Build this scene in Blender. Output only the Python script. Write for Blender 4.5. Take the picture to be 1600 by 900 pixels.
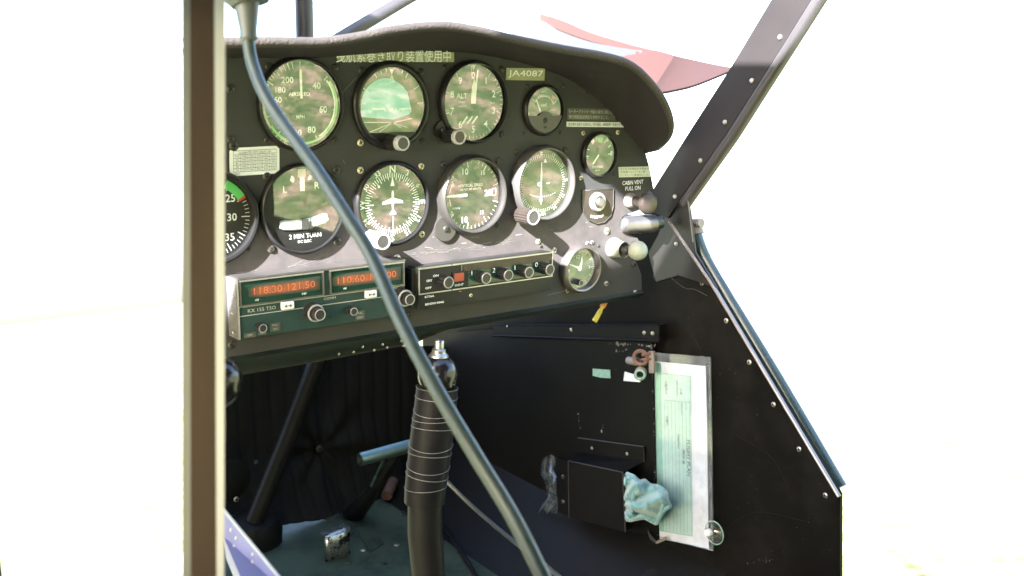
import bpy, bmesh, math, random
from mathutils import Vector, Matrix
random.seed(7)
SC = bpy.context.scene
COL = SC.collection
for o in list(bpy.data.objects):
    bpy.data.objects.remove(o)

# ------------------------------------------------------------------ camera, sky, sun, exposure
# aircraft frame: X right, Y forward, Z up, origin in the middle of the airspeed indicator on the panel.
# The aeroplane sits on its tail wheel, so the frame is pitched nose-up over the ground.
PITCH = math.radians(13.0)
CAM = Vector((-0.40035, -0.84886, 0.03222))
RW = Matrix(((0.8020333, -0.5972066, 0.0093140), (-0.1166950, -0.1719739, -0.9781653), (0.5857685, 0.7834343, -0.2076198)))
M_AIR = Matrix.Translation((0, 0, 2.15)) @ Matrix.Rotation(PITCH, 4, 'X') @ Matrix.Translation(-CAM)
cd = bpy.data.cameras.new('camera'); cam = bpy.data.objects.new('camera', cd); COL.objects.link(cam)
cd.sensor_width = 36.0; cd.lens = 36.0; cd.clip_start = 0.02; cd.clip_end = 3000
cd.dof.use_dof = True; cd.dof.focus_distance = 1.03; cd.dof.aperture_fstop = 11.0
cm = Matrix((RW[0], -RW[1], -RW[2])).transposed().to_4x4()
cm.translation = CAM
cam.matrix_world = M_AIR @ cm
SC.camera = cam

SUN_DIR = Vector((0.775, 0.335, -0.535)).normalized()          # travel, aircraft frame
sd = (M_AIR.to_3x3() @ SUN_DIR).normalized()
sl = bpy.data.lights.new('sun', 'SUN'); sun = bpy.data.objects.new('sun', sl); COL.objects.link(sun)
sl.energy = 5.0; sl.angle = math.radians(0.53); sl.color = (1.0, 0.97, 0.96)
sun.rotation_euler = sd.to_track_quat('-Z', 'Y').to_euler()
W = bpy.data.worlds.new('World'); SC.world = W; W.use_nodes = True
nt = W.node_tree; nt.nodes.clear()
sky = nt.nodes.new('ShaderNodeTexSky'); sky.sky_type = 'NISHITA'; sky.sun_disc = False
sky.sun_elevation = math.asin(-sd.z); sky.sun_rotation = math.atan2(-sd.x, -sd.y)
sky.dust_density = 3.0; sky.air_density = 1.0
bg = nt.nodes.new('ShaderNodeBackground'); bg.inputs['Strength'].default_value = 0.115
wo = nt.nodes.new('ShaderNodeOutputWorld')
nt.links.new(sky.outputs[0], bg.inputs[0]); nt.links.new(bg.outputs[0], wo.inputs[0])
SC.view_settings.view_transform = 'Standard'; SC.view_settings.look = 'None'
SC.view_settings.exposure = 3.78; SC.view_settings.gamma = 1.0
SC.view_settings.use_curve_mapping = False

# ------------------------------------------------------------------ point helpers
def ray(u, v):
    return RW.transposed() @ Vector(((u - 800) / 1600.0, (v - 450) / 1600.0, 1.0))
def PY(u, v, y=0.0):
    d = ray(u, v); return CAM + d * ((y - CAM.y) / d.y)
def PX(u, v, x):
    d = ray(u, v); return CAM + d * ((x - CAM.x) / d.x)
def PZ(u, v, z):
    d = ray(u, v); return CAM + d * ((z - CAM.z) / d.z)
def PD(u, v, dist):
    return CAM + ray(u, v) * dist

# ------------------------------------------------------------------ materials
MATS = {}
def mat(name, col, rough=0.5, metal=0.0, var=0.15, scale=40.0, bump=0.0, bscale=300.0, spec=0.5, coat=0.0,
        col2=None, mix_scale=30.0, mix_lo=0.5, mix_hi=0.6, rvar=0.1, stretch=(1, 1, 1), sheen=0.0):
    m = bpy.data.materials.new(name); m.use_nodes = True
    n = m.node_tree.nodes; L = m.node_tree.links
    b = n['Principled BSDF']
    tc = n.new('ShaderNodeTexCoord'); mp = n.new('ShaderNodeMapping'); mp.inputs['Scale'].default_value = stretch
    L.new(tc.outputs['Object'], mp.inputs[0])
    no = n.new('ShaderNodeTexNoise'); no.inputs['Scale'].default_value = scale; no.inputs['Detail'].default_value = 5
    L.new(mp.outputs[0], no.inputs['Vector'])
    mx = n.new('ShaderNodeMix'); mx.data_type = 'RGBA'
    mx.inputs[6].default_value = (*[c * (1 - var) for c in col], 1)
    mx.inputs[7].default_value = (*[min(1, c * (1 + var)) for c in col], 1)
    L.new(no.outputs['Fac'], mx.inputs[0])
    out = mx.outputs[2]
    if col2 is not None:
        n2 = n.new('ShaderNodeTexNoise'); n2.inputs['Scale'].default_value = mix_scale; n2.inputs['Detail'].default_value = 8
        n2.inputs['Roughness'].default_value = 0.7
        L.new(mp.outputs[0], n2.inputs['Vector'])
        r = n.new('ShaderNodeMapRange'); r.inputs[1].default_value = mix_lo; r.inputs[2].default_value = mix_hi
        L.new(n2.outputs['Fac'], r.inputs[0])
        m2 = n.new('ShaderNodeMix'); m2.data_type = 'RGBA'
        L.new(r.outputs[0], m2.inputs[0]); L.new(out, m2.inputs[6]); m2.inputs[7].default_value = (*col2, 1)
        out = m2.outputs[2]
    L.new(out, b.inputs['Base Color'])
    rr = n.new('ShaderNodeMapRange'); rr.inputs[3].default_value = max(0, rough - rvar); rr.inputs[4].default_value = min(1, rough + rvar)
    L.new(no.outputs['Fac'], rr.inputs[0]); L.new(rr.outputs[0], b.inputs['Roughness'])
    b.inputs['Metallic'].default_value = metal
    b.inputs['Specular IOR Level'].default_value = spec
    if coat: b.inputs['Coat Weight'].default_value = coat; b.inputs['Coat Roughness'].default_value = 0.1
    if sheen: b.inputs['Sheen Weight'].default_value = sheen
    if bump:
        nb = n.new('ShaderNodeTexNoise'); nb.inputs['Scale'].default_value = bscale; nb.inputs['Detail'].default_value = 3
        L.new(mp.outputs[0], nb.inputs['Vector'])
        bp = n.new('ShaderNodeBump'); bp.inputs['Strength'].default_value = bump; bp.inputs['Distance'].default_value = 0.001
        L.new(nb.outputs['Fac'], bp.inputs['Height']); L.new(bp.outputs[0], b.inputs['Normal'])
    MATS[name] = m
    return m
def emit_mat(name, col, strength):
    m = bpy.data.materials.new(name); m.use_nodes = True
    b = m.node_tree.nodes['Principled BSDF']
    b.inputs['Base Color'].default_value = (*[c * 0.3 for c in col], 1); b.inputs['Roughness'].default_value = 0.5
    b.inputs['Emission Color'].default_value = (*col, 1); b.inputs['Emission Strength'].default_value = strength
    MATS[name] = m; return m
def glass_mat(name, k=2.0, dust=0.0, dustcol=(0.5, 0.5, 0.4), tint=(1, 1, 1), rough=0.0, ior=1.5, dscale=60):
    """thin pane: see-through with real mirror reflection, both faces counted, plus a film of dust"""
    m = bpy.data.materials.new(name); m.use_nodes = True
    n = m.node_tree.nodes; L = m.node_tree.links
    for x in list(n):
        if x.type == 'BSDF_PRINCIPLED': n.remove(x)
    out = n['Material Output']
    t = n.new('ShaderNodeBsdfTransparent'); t.inputs[0].default_value = (*tint, 1)
    g = n.new('ShaderNodeBsdfGlossy'); g.inputs['Roughness'].default_value = rough
    f = n.new('ShaderNodeLayerWeight'); f.inputs['Blend'].default_value = 0.5
    pw = n.new('ShaderNodeMath'); pw.operation = 'POWER'; pw.inputs[1].default_value = 5.0; L.new(f.outputs['Facing'], pw.inputs[0])
    f0 = ((ior-1)/(ior+1))**2
    ma = n.new('ShaderNodeMath'); ma.operation = 'MULTIPLY_ADD'; ma.inputs[1].default_value = 1-f0; ma.inputs[2].default_value = f0; L.new(pw.outputs[0], ma.inputs[0])
    mu = n.new('ShaderNodeMath'); mu.operation = 'MULTIPLY'; mu.use_clamp = True; mu.inputs[1].default_value = k
    L.new(ma.outputs[0], mu.inputs[0])
    ms = n.new('ShaderNodeMixShader'); L.new(mu.outputs[0], ms.inputs[0]); L.new(t.outputs[0], ms.inputs[1]); L.new(g.outputs[0], ms.inputs[2])
    last = ms
    if dust:
        d = n.new('ShaderNodeBsdfDiffuse'); d.inputs[0].default_value = (*dustcol, 1)
        tc = n.new('ShaderNodeTexCoord'); no = n.new('ShaderNodeTexNoise'); no.inputs['Scale'].default_value = dscale; no.inputs['Detail'].default_value = 6
        L.new(tc.outputs['Object'], no.inputs['Vector'])
        rr = n.new('ShaderNodeMapRange'); rr.inputs[1].default_value = 0.3; rr.inputs[2].default_value = 0.8
        rr.inputs[3].default_value = dust * 0.4; rr.inputs[4].default_value = dust * 1.8
        L.new(no.outputs['Fac'], rr.inputs[0])
        m2 = n.new('ShaderNodeMixShader'); L.new(rr.outputs[0], m2.inputs[0]); L.new(ms.outputs[0], m2.inputs[1]); L.new(d.outputs[0], m2.inputs[2])
        last = m2
    L.new(last.outputs[0], out.inputs['Surface'])
    MATS[name] = m; return m

def panel_paint():
    m = mat('panel_paint', (0.041, 0.0425, 0.0435), 0.45, spec=0.10, var=0.2, scale=25, bump=0.12, bscale=900, col2=(0.05, 0.048, 0.045), mix_scale=55, mix_lo=0.60, mix_hi=0.80)
    # fine scratches and chips down to pale metal
    n = m.node_tree.nodes; L = m.node_tree.links; b = n['Principled BSDF']
    src = b.inputs['Base Color'].links[0].from_socket
    tc = n.new('ShaderNodeTexCoord'); mp = n.new('ShaderNodeMapping')
    mp.inputs['Scale'].default_value = (7, 1, 90); mp.inputs['Rotation'].default_value = (0, math.radians(-3), 0)
    L.new(tc.outputs['Object'], mp.inputs[0])
    a = n.new('ShaderNodeTexNoise'); a.inputs['Scale'].default_value = 9; a.inputs['Detail'].default_value = 6; a.inputs['Roughness'].default_value = 0.75
    L.new(mp.outputs[0], a.inputs['Vector'])
    r = n.new('ShaderNodeMapRange'); r.inputs[1].default_value = 0.70; r.inputs[2].default_value = 0.76
    L.new(a.outputs['Fac'], r.inputs[0])
    # wear only along the lower part of the sheet where hands reach
    sp = n.new('ShaderNodeSeparateXYZ'); L.new(tc.outputs['Object'], sp.inputs[0])
    h = n.new('ShaderNodeMapRange'); h.inputs[1].default_value = -0.10; h.inputs[2].default_value = -0.125
    L.new(sp.outputs['Z'], h.inputs[0])
    mu = n.new('ShaderNodeMath'); mu.operation = 'MULTIPLY'; L.new(r.outputs[0], mu.inputs[0]); L.new(h.outputs[0], mu.inputs[1])
    mx = n.new('ShaderNodeMix'); mx.data_type = 'RGBA'; L.new(mu.outputs[0], mx.inputs[0]); L.new(src, mx.inputs[6]); mx.inputs[7].default_value = (0.13, 0.125, 0.12, 1)
    # sunlit pinkish strip above the radios, painted into the base colour
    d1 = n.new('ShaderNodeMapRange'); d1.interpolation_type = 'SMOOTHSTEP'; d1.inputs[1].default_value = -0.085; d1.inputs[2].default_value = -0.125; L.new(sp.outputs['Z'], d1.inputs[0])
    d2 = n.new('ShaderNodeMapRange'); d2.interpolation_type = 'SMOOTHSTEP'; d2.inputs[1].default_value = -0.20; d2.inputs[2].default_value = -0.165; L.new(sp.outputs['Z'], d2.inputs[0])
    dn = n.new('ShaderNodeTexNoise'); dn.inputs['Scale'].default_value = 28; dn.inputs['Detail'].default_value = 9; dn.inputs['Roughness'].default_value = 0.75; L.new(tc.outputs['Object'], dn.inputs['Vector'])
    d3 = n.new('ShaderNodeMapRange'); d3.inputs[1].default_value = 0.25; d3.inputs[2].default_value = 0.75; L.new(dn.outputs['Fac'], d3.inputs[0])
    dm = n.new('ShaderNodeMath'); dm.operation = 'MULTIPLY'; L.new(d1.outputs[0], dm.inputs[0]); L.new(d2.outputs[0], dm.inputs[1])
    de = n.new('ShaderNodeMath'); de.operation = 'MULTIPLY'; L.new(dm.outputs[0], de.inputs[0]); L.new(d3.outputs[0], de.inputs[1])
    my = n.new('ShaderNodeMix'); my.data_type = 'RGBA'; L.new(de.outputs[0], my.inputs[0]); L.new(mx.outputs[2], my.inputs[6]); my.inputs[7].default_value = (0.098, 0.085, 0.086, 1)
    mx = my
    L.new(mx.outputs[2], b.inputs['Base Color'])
    return m
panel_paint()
mat('black_bezel', (0.012, 0.012, 0.013), 0.35, spec=0.25, bump=0.05)
mat('worn_bezel', (0.030, 0.029, 0.028), 0.4, bump=0.05)
mat('grey_bezel', (0.050, 0.048, 0.048), 0.4, bump=0.05)
mat('dial_black', (0.012, 0.012, 0.012), 0.6)
mat('dial_grey', (0.020, 0.021, 0.018), 0.6)
mat('print_white', (0.78, 0.82, 0.84), 0.6, var=0.06)
mat('print_grey', (0.40, 0.41, 0.36), 0.6)
mat('print_green', (0.10, 0.52, 0.14), 0.6)
mat('print_lime', (0.30, 0.62, 0.22), 0.6)
mat('print_red', (0.50, 0.06, 0.03), 0.6)
mat('print_black', (0.015, 0.015, 0.015), 0.6)
mat('clock_face', (0.10, 0.10, 0.098), 0.6)
mat('tube_pale', (0.34, 0.44, 0.40), 0.4)
mat('print_cyan', (0.27, 0.60, 0.68), 0.6, var=0.12, scale=120)
mat('horizon_earth', (0.10, 0.075, 0.035), 0.6)
mat('needle_white', (0.82, 0.85, 0.86), 0.5, var=0.04)
mat('screw_steel', (0.42, 0.40, 0.35), 0.35, metal=0.8, var=0.3, scale=400)
mat('screw_dark', (0.05, 0.05, 0.045), 0.4, metal=0.5, var=0.3, scale=400)
mat('screw_brass', (0.62, 0.56, 0.40), 0.4, metal=0.5, var=0.3, scale=400)
mat('slot_black', (0.006, 0.006, 0.006), 0.8)
mat('knob_black', (0.016, 0.016, 0.017), 0.38, bump=0.05)
mat('rim_grey', (0.36, 0.37, 0.38), 0.4, var=0.3, scale=300)
mat('knob_ring', (0.24, 0.25, 0.26), 0.4, var=0.2, scale=300)
mat('lip_dark', (0.012, 0.017, 0.016), 0.45, var=0.25, scale=40, bump=0.1, spec=0.25)
mat('scuff', (0.011, 0.010, 0.010), 0.5, spec=0.1)
mat('gusset_paint', (0.011, 0.010, 0.0103), 0.36, var=0.35, scale=30, bump=0.06, bscale=200)
mat('knob_cap', (0.24, 0.23, 0.22), 0.4, metal=0.4, var=0.4, scale=300)
mat('knob_white', (0.26, 0.29, 0.25), 0.45, var=0.15, scale=120)
mat('alu', (0.19, 0.18, 0.18), 0.38, metal=0.85, var=0.25, scale=80)
mat('alu_bright', (0.36, 0.35, 0.36), 0.3, metal=0.7, var=0.2, scale=120)
mat('ball_gloss', (0.007, 0.007, 0.0085), 0.2, var=0.2, rvar=0.06)
mat('teal_metal', (0.14, 0.21, 0.20), 0.32, metal=0.8, var=0.3, scale=120)
mat('chrome_worn', (0.34, 0.37, 0.36), 0.3, metal=0.8, var=0.3, scale=150, col2=(0.03, 0.032, 0.032), mix_scale=60, mix_lo=0.50, mix_hi=0.56)
mat('chrome', (0.34, 0.34, 0.33), 0.36, metal=1.0, var=0.1)
mat('worn_metal', (0.060, 0.050, 0.044), 0.45, metal=0.6, var=0.4, scale=90, bump=0.2)
mat('radio_green', (0.022, 0.046, 0.045), 0.42, spec=0.15, var=0.15, scale=60, bump=0.08, bscale=900)
mat('radio_black', (0.020, 0.022, 0.022), 0.4, spec=0.2, var=0.2, scale=60, bump=0.08, bscale=900)
mat('display_glass', (0.012, 0.040, 0.030), 0.12, var=0.2, scale=50)
def glow_mat(name, col, strength):
    m = emit_mat(name, col, strength); n = m.node_tree.nodes; L = m.node_tree.links; b = n['Principled BSDF']
    tc = n.new('ShaderNodeTexCoord'); sp = n.new('ShaderNodeSeparateXYZ'); L.new(tc.outputs['Generated'], sp.inputs[0])
    def tri(out, lo, hi, p):     # lamp segments fade out towards the tube's edges
        a = n.new('ShaderNodeMath'); a.operation = 'PINGPONG'; a.inputs[1].default_value = 0.5; L.new(out, a.inputs[0])
        r = n.new('ShaderNodeMapRange'); r.interpolation_type = 'SMOOTHSTEP'; r.inputs[1].default_value = lo; r.inputs[2].default_value = hi; L.new(a.outputs[0], r.inputs[0]); return r.outputs[0]
    z = tri(sp.outputs['Z'], 0.0, 0.42, 1); x = tri(sp.outputs['X'], -0.02, 0.20, 1)
    no = n.new('ShaderNodeTexNoise'); no.inputs['Scale'].default_value = 160; L.new(tc.outputs['Object'], no.inputs['Vector'])
    m1 = n.new('ShaderNodeMath'); m1.operation = 'MULTIPLY'; L.new(z, m1.inputs[0]); L.new(x, m1.inputs[1])
    m2 = n.new('ShaderNodeMath'); m2.operation = 'MULTIPLY'; L.new(m1.outputs[0], m2.inputs[0]); L.new(no.outputs['Fac'], m2.inputs[1])
    m3 = n.new('ShaderNodeMath'); m3.operation = 'MULTIPLY'; m3.inputs[1].default_value = strength*2; L.new(m2.outputs[0], m3.inputs[0])
    L.new(m3.outputs[0], b.inputs['Emission Strength']); b.inputs['Base Color'].default_value = (0.012, 0.03, 0.024, 1)
glow_mat('display_glow', (0.85, 0.15, 0.03), 0.045)
emit_mat('display_digit', (1.0, 0.36, 0.16), 0.0100)
mat('red_window', (0.35, 0.04, 0.02), 0.3)
mat('tape_olive', (0.27, 0.29, 0.15), 0.5, var=0.12, scale=60)
mat('tape_dark', (0.055, 0.06, 0.05), 0.5)
mat('tape_pale', (0.50, 0.55, 0.42), 0.5)
mat('card_white', (0.64, 0.69, 0.72), 0.5, var=0.04)
mat('hood_leather', (0.042, 0.037, 0.035), 0.62, spec=0.25, var=0.25, scale=60, bump=1.0, bscale=420)
mat('hood_inner', (0.032, 0.028, 0.030), 0.7, spec=0.1, var=0.2, scale=60, bump=0.4, bscale=700)
mat('pillar_paint', (0.021, 0.019, 0.020), 0.34, spec=0.16, var=0.25, scale=14, bump=0.06, bscale=200, rvar=0.12)
mat('pillar_tube', (0.040, 0.038, 0.042), 0.36, var=0.2, scale=20)
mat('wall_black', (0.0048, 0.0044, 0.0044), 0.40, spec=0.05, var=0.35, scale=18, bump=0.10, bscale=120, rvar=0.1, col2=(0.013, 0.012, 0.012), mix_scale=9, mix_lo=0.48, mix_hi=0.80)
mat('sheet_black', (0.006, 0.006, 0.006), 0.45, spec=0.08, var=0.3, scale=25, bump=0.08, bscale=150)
mat('teal_tube', (0.022, 0.040, 0.040), 0.25, var=0.15, scale=40)
mat('strip_metal', (0.20, 0.19, 0.20), 0.35, metal=0.5, var=0.2)
mat('fabric_black', (0.0095, 0.0098, 0.0095), 0.75, var=0.2, scale=80, bump=0.3, bscale=900, spec=0.04)
mat('floor_green', (0.046, 0.066, 0.048), 0.5, spec=0.12, var=0.3, scale=18, bump=0.15, bscale=90, col2=(0.015, 0.024, 0.021), mix_scale=9, mix_lo=0.48, mix_hi=0.66)
mat('tape_wrap', (0.0075, 0.0075, 0.009), 0.42, spec=0.08, var=0.25, scale=90, bump=0.15, bscale=500)
mat('tape_edge', (0.17, 0.17, 0.175), 0.5)
mat('rubber_black', (0.006, 0.006, 0.0065), 0.5, spec=0.12, bump=0.1)
mat('thin_cord', (0.025, 0.03, 0.028), 0.5)
mat('cable_teal', (0.027, 0.044, 0.041), 0.42, var=0.1, scale=60)
mat('boot_grey', (0.070, 0.080, 0.080), 0.45, var=0.1)
mat('post_brown', (0.019, 0.0118, 0.0058), 0.6, spec=0.1, var=0.65, scale=30, bump=0.3, bscale=150, stretch=(1, 1, 0.12))
mat('post_cream', (0.20, 0.21, 0.20), 0.5, var=0.08)
mat('post_green', (0.032, 0.038, 0.030), 0.5, var=0.15)
mat('blue_paint', (0.075, 0.078, 0.165), 0.45, var=0.15, scale=40)
mat('paper_white', (0.55, 0.60, 0.70), 0.7, var=0.03)
mat('paper_green', (0.13, 0.37, 0.31), 0.7, var=0.06)
mat('paper_mint', (0.32, 0.52, 0.50), 0.7, var=0.05)
mat('paper_ink', (0.07, 0.11, 0.10), 0.7)
mat('paper_line', (0.16, 0.30, 0.25), 0.7)
mat('towel', (0.13, 0.29, 0.32), 0.9, var=0.45, scale=420, bump=1.0, bscale=420, sheen=0.4)
mat('rust_brown', (0.10, 0.055, 0.040), 0.6, var=0.35, scale=120, bump=0.3)
mat('pale_plastic', (0.17, 0.155, 0.15), 0.5, var=0.2, scale=80)
mat('decal_teal', (0.22, 0.40, 0.35), 0.5, var=0.5, scale=250)
mat('chip_white', (0.15, 0.15, 0.145), 0.6)
mat('yellow_plastic', (0.55, 0.50, 0.06), 0.4)
mat('orange_plastic', (0.55, 0.24, 0.05), 0.4)
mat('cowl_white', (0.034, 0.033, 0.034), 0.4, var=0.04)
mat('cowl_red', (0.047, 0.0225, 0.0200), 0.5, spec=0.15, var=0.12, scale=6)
mat('wing_white', (0.6, 0.6, 0.6), 0.5)
mat('frame_tube', (0.030, 0.028, 0.031), 0.4, var=0.2)
glass_mat('gauge_glass', 3.0)
glass_mat('gauge_glass_dusty', 2.8, dust=0.035, dustcol=(0.25, 0.32, 0.10))
glass_mat('windshield_glass', 1.0, dust=0.02, dustcol=(0.6, 0.6, 0.7))
glass_mat('clear_sleeve', 1.2, dust=0.09, dustcol=(0.55, 0.62, 0.75), rough=0.06)
glass_mat('clear_film', 3.0, dust=0.06, dustcol=(0.6, 0.7, 0.7), rough=0.08)
glass_mat('clear_rubber', 2.0, dust=0.05, dustcol=(0.6, 0.7, 0.7), rough=0.05)

# ------------------------------------------------------------------ building helpers
ORG = {}
def tag(o, label=None, cat=None, group=None, kind=None):
    if label: o['label'] = label
    if cat: o['category'] = cat
    if group: o['group'] = group
    if kind: o['kind'] = kind
    return o
def thing(name, label, cat, loc, group=None):
    o = bpy.data.objects.new(name, None); COL.objects.link(o); o.empty_display_size = 0.02
    o.location = loc; ORG[o] = Vector(loc)
    return tag(o, label, cat, group)
def place(name, me, parent, org, rot=None):
    """new object that uses mesh `me`, at absolute aircraft-frame point org"""
    o = bpy.data.objects.new(name, me); COL.objects.link(o)
    org = Vector(org); ORG[o] = org
    if parent: o.parent = parent; o.location = org - ORG[parent]
    else: o.location = org
    if rot: o.rotation_euler = rot
    return o
def frame_of(axis):
    a = Vector(axis).normalized()
    t = Vector((0, 0, 1)) if abs(a.z) < 0.9 else Vector((1, 0, 0))
    u = a.cross(t).normalized(); w = u.cross(a).normalized()
    return a, u, w
class MB:
    def __init__(s): s.v = []; s.f = []; s.mi = []
    def add(s, vs, fs, mi=0):
        n = len(s.v); s.v += [Vector(p) for p in vs]
        s.f += [tuple(i + n for i in f) for f in fs]; s.mi += [mi] * len(fs)
    def box(s, lo, hi, mi=0, bev=0.0):
        x0, y0, z0 = lo; x1, y1, z1 = hi
        if not bev:
            s.add([(x0,y0,z0),(x1,y0,z0),(x1,y1,z0),(x0,y1,z0),(x0,y0,z1),(x1,y0,z1),(x1,y1,z1),(x0,y1,z1)],
                  [(0,3,2,1),(4,5,6,7),(0,1,5,4),(1,2,6,5),(2,3,7,6),(3,0,4,7)], mi)
        else:
            bm = bmesh.new(); bmesh.ops.create_cube(bm, size=1)
            for v in bm.verts: v.co = Vector(((x0+x1)/2 + v.co.x*(x1-x0), (y0+y1)/2 + v.co.y*(y1-y0), (z0+z1)/2 + v.co.z*(z1-z0)))
            bmesh.ops.bevel(bm, geom=list(bm.edges), offset=bev, segments=2, affect='EDGES', profile=0.6)
            s.bm(bm, mi)
    def bm(s, bm, mi=0):
        bm.verts.index_update()
        s.add([v.co for v in bm.verts], [tuple(v.index for v in f.verts) for f in bm.faces], mi); bm.free()
    def prism(s, pts, off, mi=0):
        """planar outline pts (3-D) extruded by vector off"""
        off = Vector(off); pts = [Vector(p) for p in pts]; n = len(pts)
        s.add(pts + [p + off for p in pts], [tuple(range(n)), tuple(range(2*n-1, n-1, -1))] + [(i, i+n, (i+1) % n + n, (i+1) % n) for i in range(n)], mi)
    def lathe(s, prof, org, axis=(0, -1, 0), seg=32, mi=0, closed=False):
        """prof: list of (radius, along-axis)"""
        a, u, w = frame_of(axis); org = Vector(org); vs = []; fs = []; k = len(prof)
        for i in range(seg):
            t = 2*math.pi*i/seg; d = u*math.cos(t) + w*math.sin(t)
            for r, h in prof: vs.append(org + d*r + a*h)
        for i in range(seg):
            j = (i+1) % seg
            for q in range(k if closed else k-1):
                q2 = (q+1) % k
                fs.append((i*k+q, j*k+q, j*k+q2, i*k+q2))
        s.add(vs, fs, mi)
    def disc(s, org, r, axis=(0, -1, 0), seg=32, mi=0):
        a, u, w = frame_of(axis); org = Vector(org)
        s.add([org + u*r*math.cos(2*math.pi*i/seg) + w*r*math.sin(2*math.pi*i/seg) for i in range(seg)], [tuple(range(seg))], mi)
    def tube(s, pts, r, seg=12, mi=0, caps=True):
        pts = [Vector(p) for p in pts]; n = len(pts); rr = r if isinstance(r, (list, tuple)) else [r]*n
        vs = []; fs = []; pu = None
        for i, p in enumerate(pts):
            d = (pts[min(i+1, n-1)] - pts[max(i-1, 0)]).normalized()
            if pu is None: _, pu, _ = frame_of(d)
            u = (pu - d*pu.dot(d)).normalized(); w = d.cross(u); pu = u
            for k in range(seg):
                t = 2*math.pi*k/seg; vs.append(p + (u*math.cos(t) + w*math.sin(t))*rr[i])
        for i in range(n-1):
            for k in range(seg):
                k2 = (k+1) % seg; fs.append((i*seg+k, i*seg+k2, (i+1)*seg+k2, (i+1)*seg+k))
        if caps: fs += [tuple(range(seg-1, -1, -1)), tuple(range((n-1)*seg, n*seg))]
        s.add(vs, fs, mi)
    def strip(s, rows, mi=0, close=False):
        """rows: list of equally long point lists -> quad grid"""
        k = len(rows[0]); vs = [Vector(p) for r in rows for p in r]; fs = []
        for i in range(len(rows) - 1):
            for j in range(k - (0 if close else 1)):
                j2 = (j+1) % k
                fs.append((i*k+j, i*k+j2, (i+1)*k+j2, (i+1)*k+j))
        s.add(vs, fs, mi)
    def mesh(s, name, mats, org=(0, 0, 0), smooth=False, fix=True, angle=35):
        org = Vector(org); me = bpy.data.meshes.new(name)
        me.from_pydata([tuple(p - org) for p in s.v], [], s.f)
        for m in (mats if isinstance(mats, (list, tuple)) else [mats]): me.materials.append(MATS[m])
        for p, i in zip(me.polygons, s.mi): p.material_index = i
        if fix:
            bm = bmesh.new(); bm.from_mesh(me)
            bmesh.ops.recalc_face_normals(bm, faces=bm.faces); bm.to_mesh(me); bm.free()
        if smooth:
            for p in me.polygons: p.use_smooth = True
            me.set_sharp_from_angle(angle=math.radians(angle))
        me.update(); return me
    def centre(s):
        n = len(s.v); lo = [min(p[i] for p in s.v) for i in range(3)]; hi = [max(p[i] for p in s.v) for i in range(3)]
        return Vector([(a+b)/2 for a, b in zip(lo, hi)])
    def build(s, name, mats, parent=None, smooth=False, org=None, fix=True, angle=35):
        if org is None: org = s.centre()
        return place(name, s.mesh(name, mats, org, smooth, fix, angle), parent, org)
def smoothpath(pts, n=8):
    pts = [Vector(p) for p in pts]; out = []
    for i in range(len(pts)-1):
        p0 = pts[max(i-1, 0)]; p1 = pts[i]; p2 = pts[i+1]; p3 = pts[min(i+2, len(pts)-1)]
        for k in range(n):
            t = k/n
            out.append(0.5*((2*p1) + (p2-p0)*t + (2*p0-5*p1+4*p2-p3)*t*t + (3*p1-p0-3*p2+p3)*t**3))
    out.append(pts[-1]); return out

# ---- lettering
TXT = {}
def glyphs(s, bold=0.0):
    key = (s, bold)
    if key not in TXT:
        c = bpy.data.curves.new('txt', 'FONT'); c.body = s; c.size = 1.0; c.align_x = 'CENTER'; c.align_y = 'CENTER'
        c.resolution_u = 2; c.offset = bold
        o = bpy.data.objects.new('txt', c); COL.objects.link(o)
        bpy.context.view_layer.update()
        dg = bpy.context.evaluated_depsgraph_get()
        me = bpy.data.meshes.new_from_object(o.evaluated_get(dg))
        vs = [v.co.copy() for v in me.vertices]; fs = [tuple(p.vertices) for p in me.polygons]
        bpy.data.objects.remove(o); bpy.data.curves.remove(c); bpy.data.meshes.remove(me)
        if vs:
            xs = [v.x for v in vs]; ys = [v.y for v in vs]; cx = (min(xs)+max(xs))/2; cy = (min(ys)+max(ys))/2
            vs = [Vector((v.x-cx, v.y-cy, 0)) for v in vs]
        TXT[key] = (vs, fs)
    return TXT[key]
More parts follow.
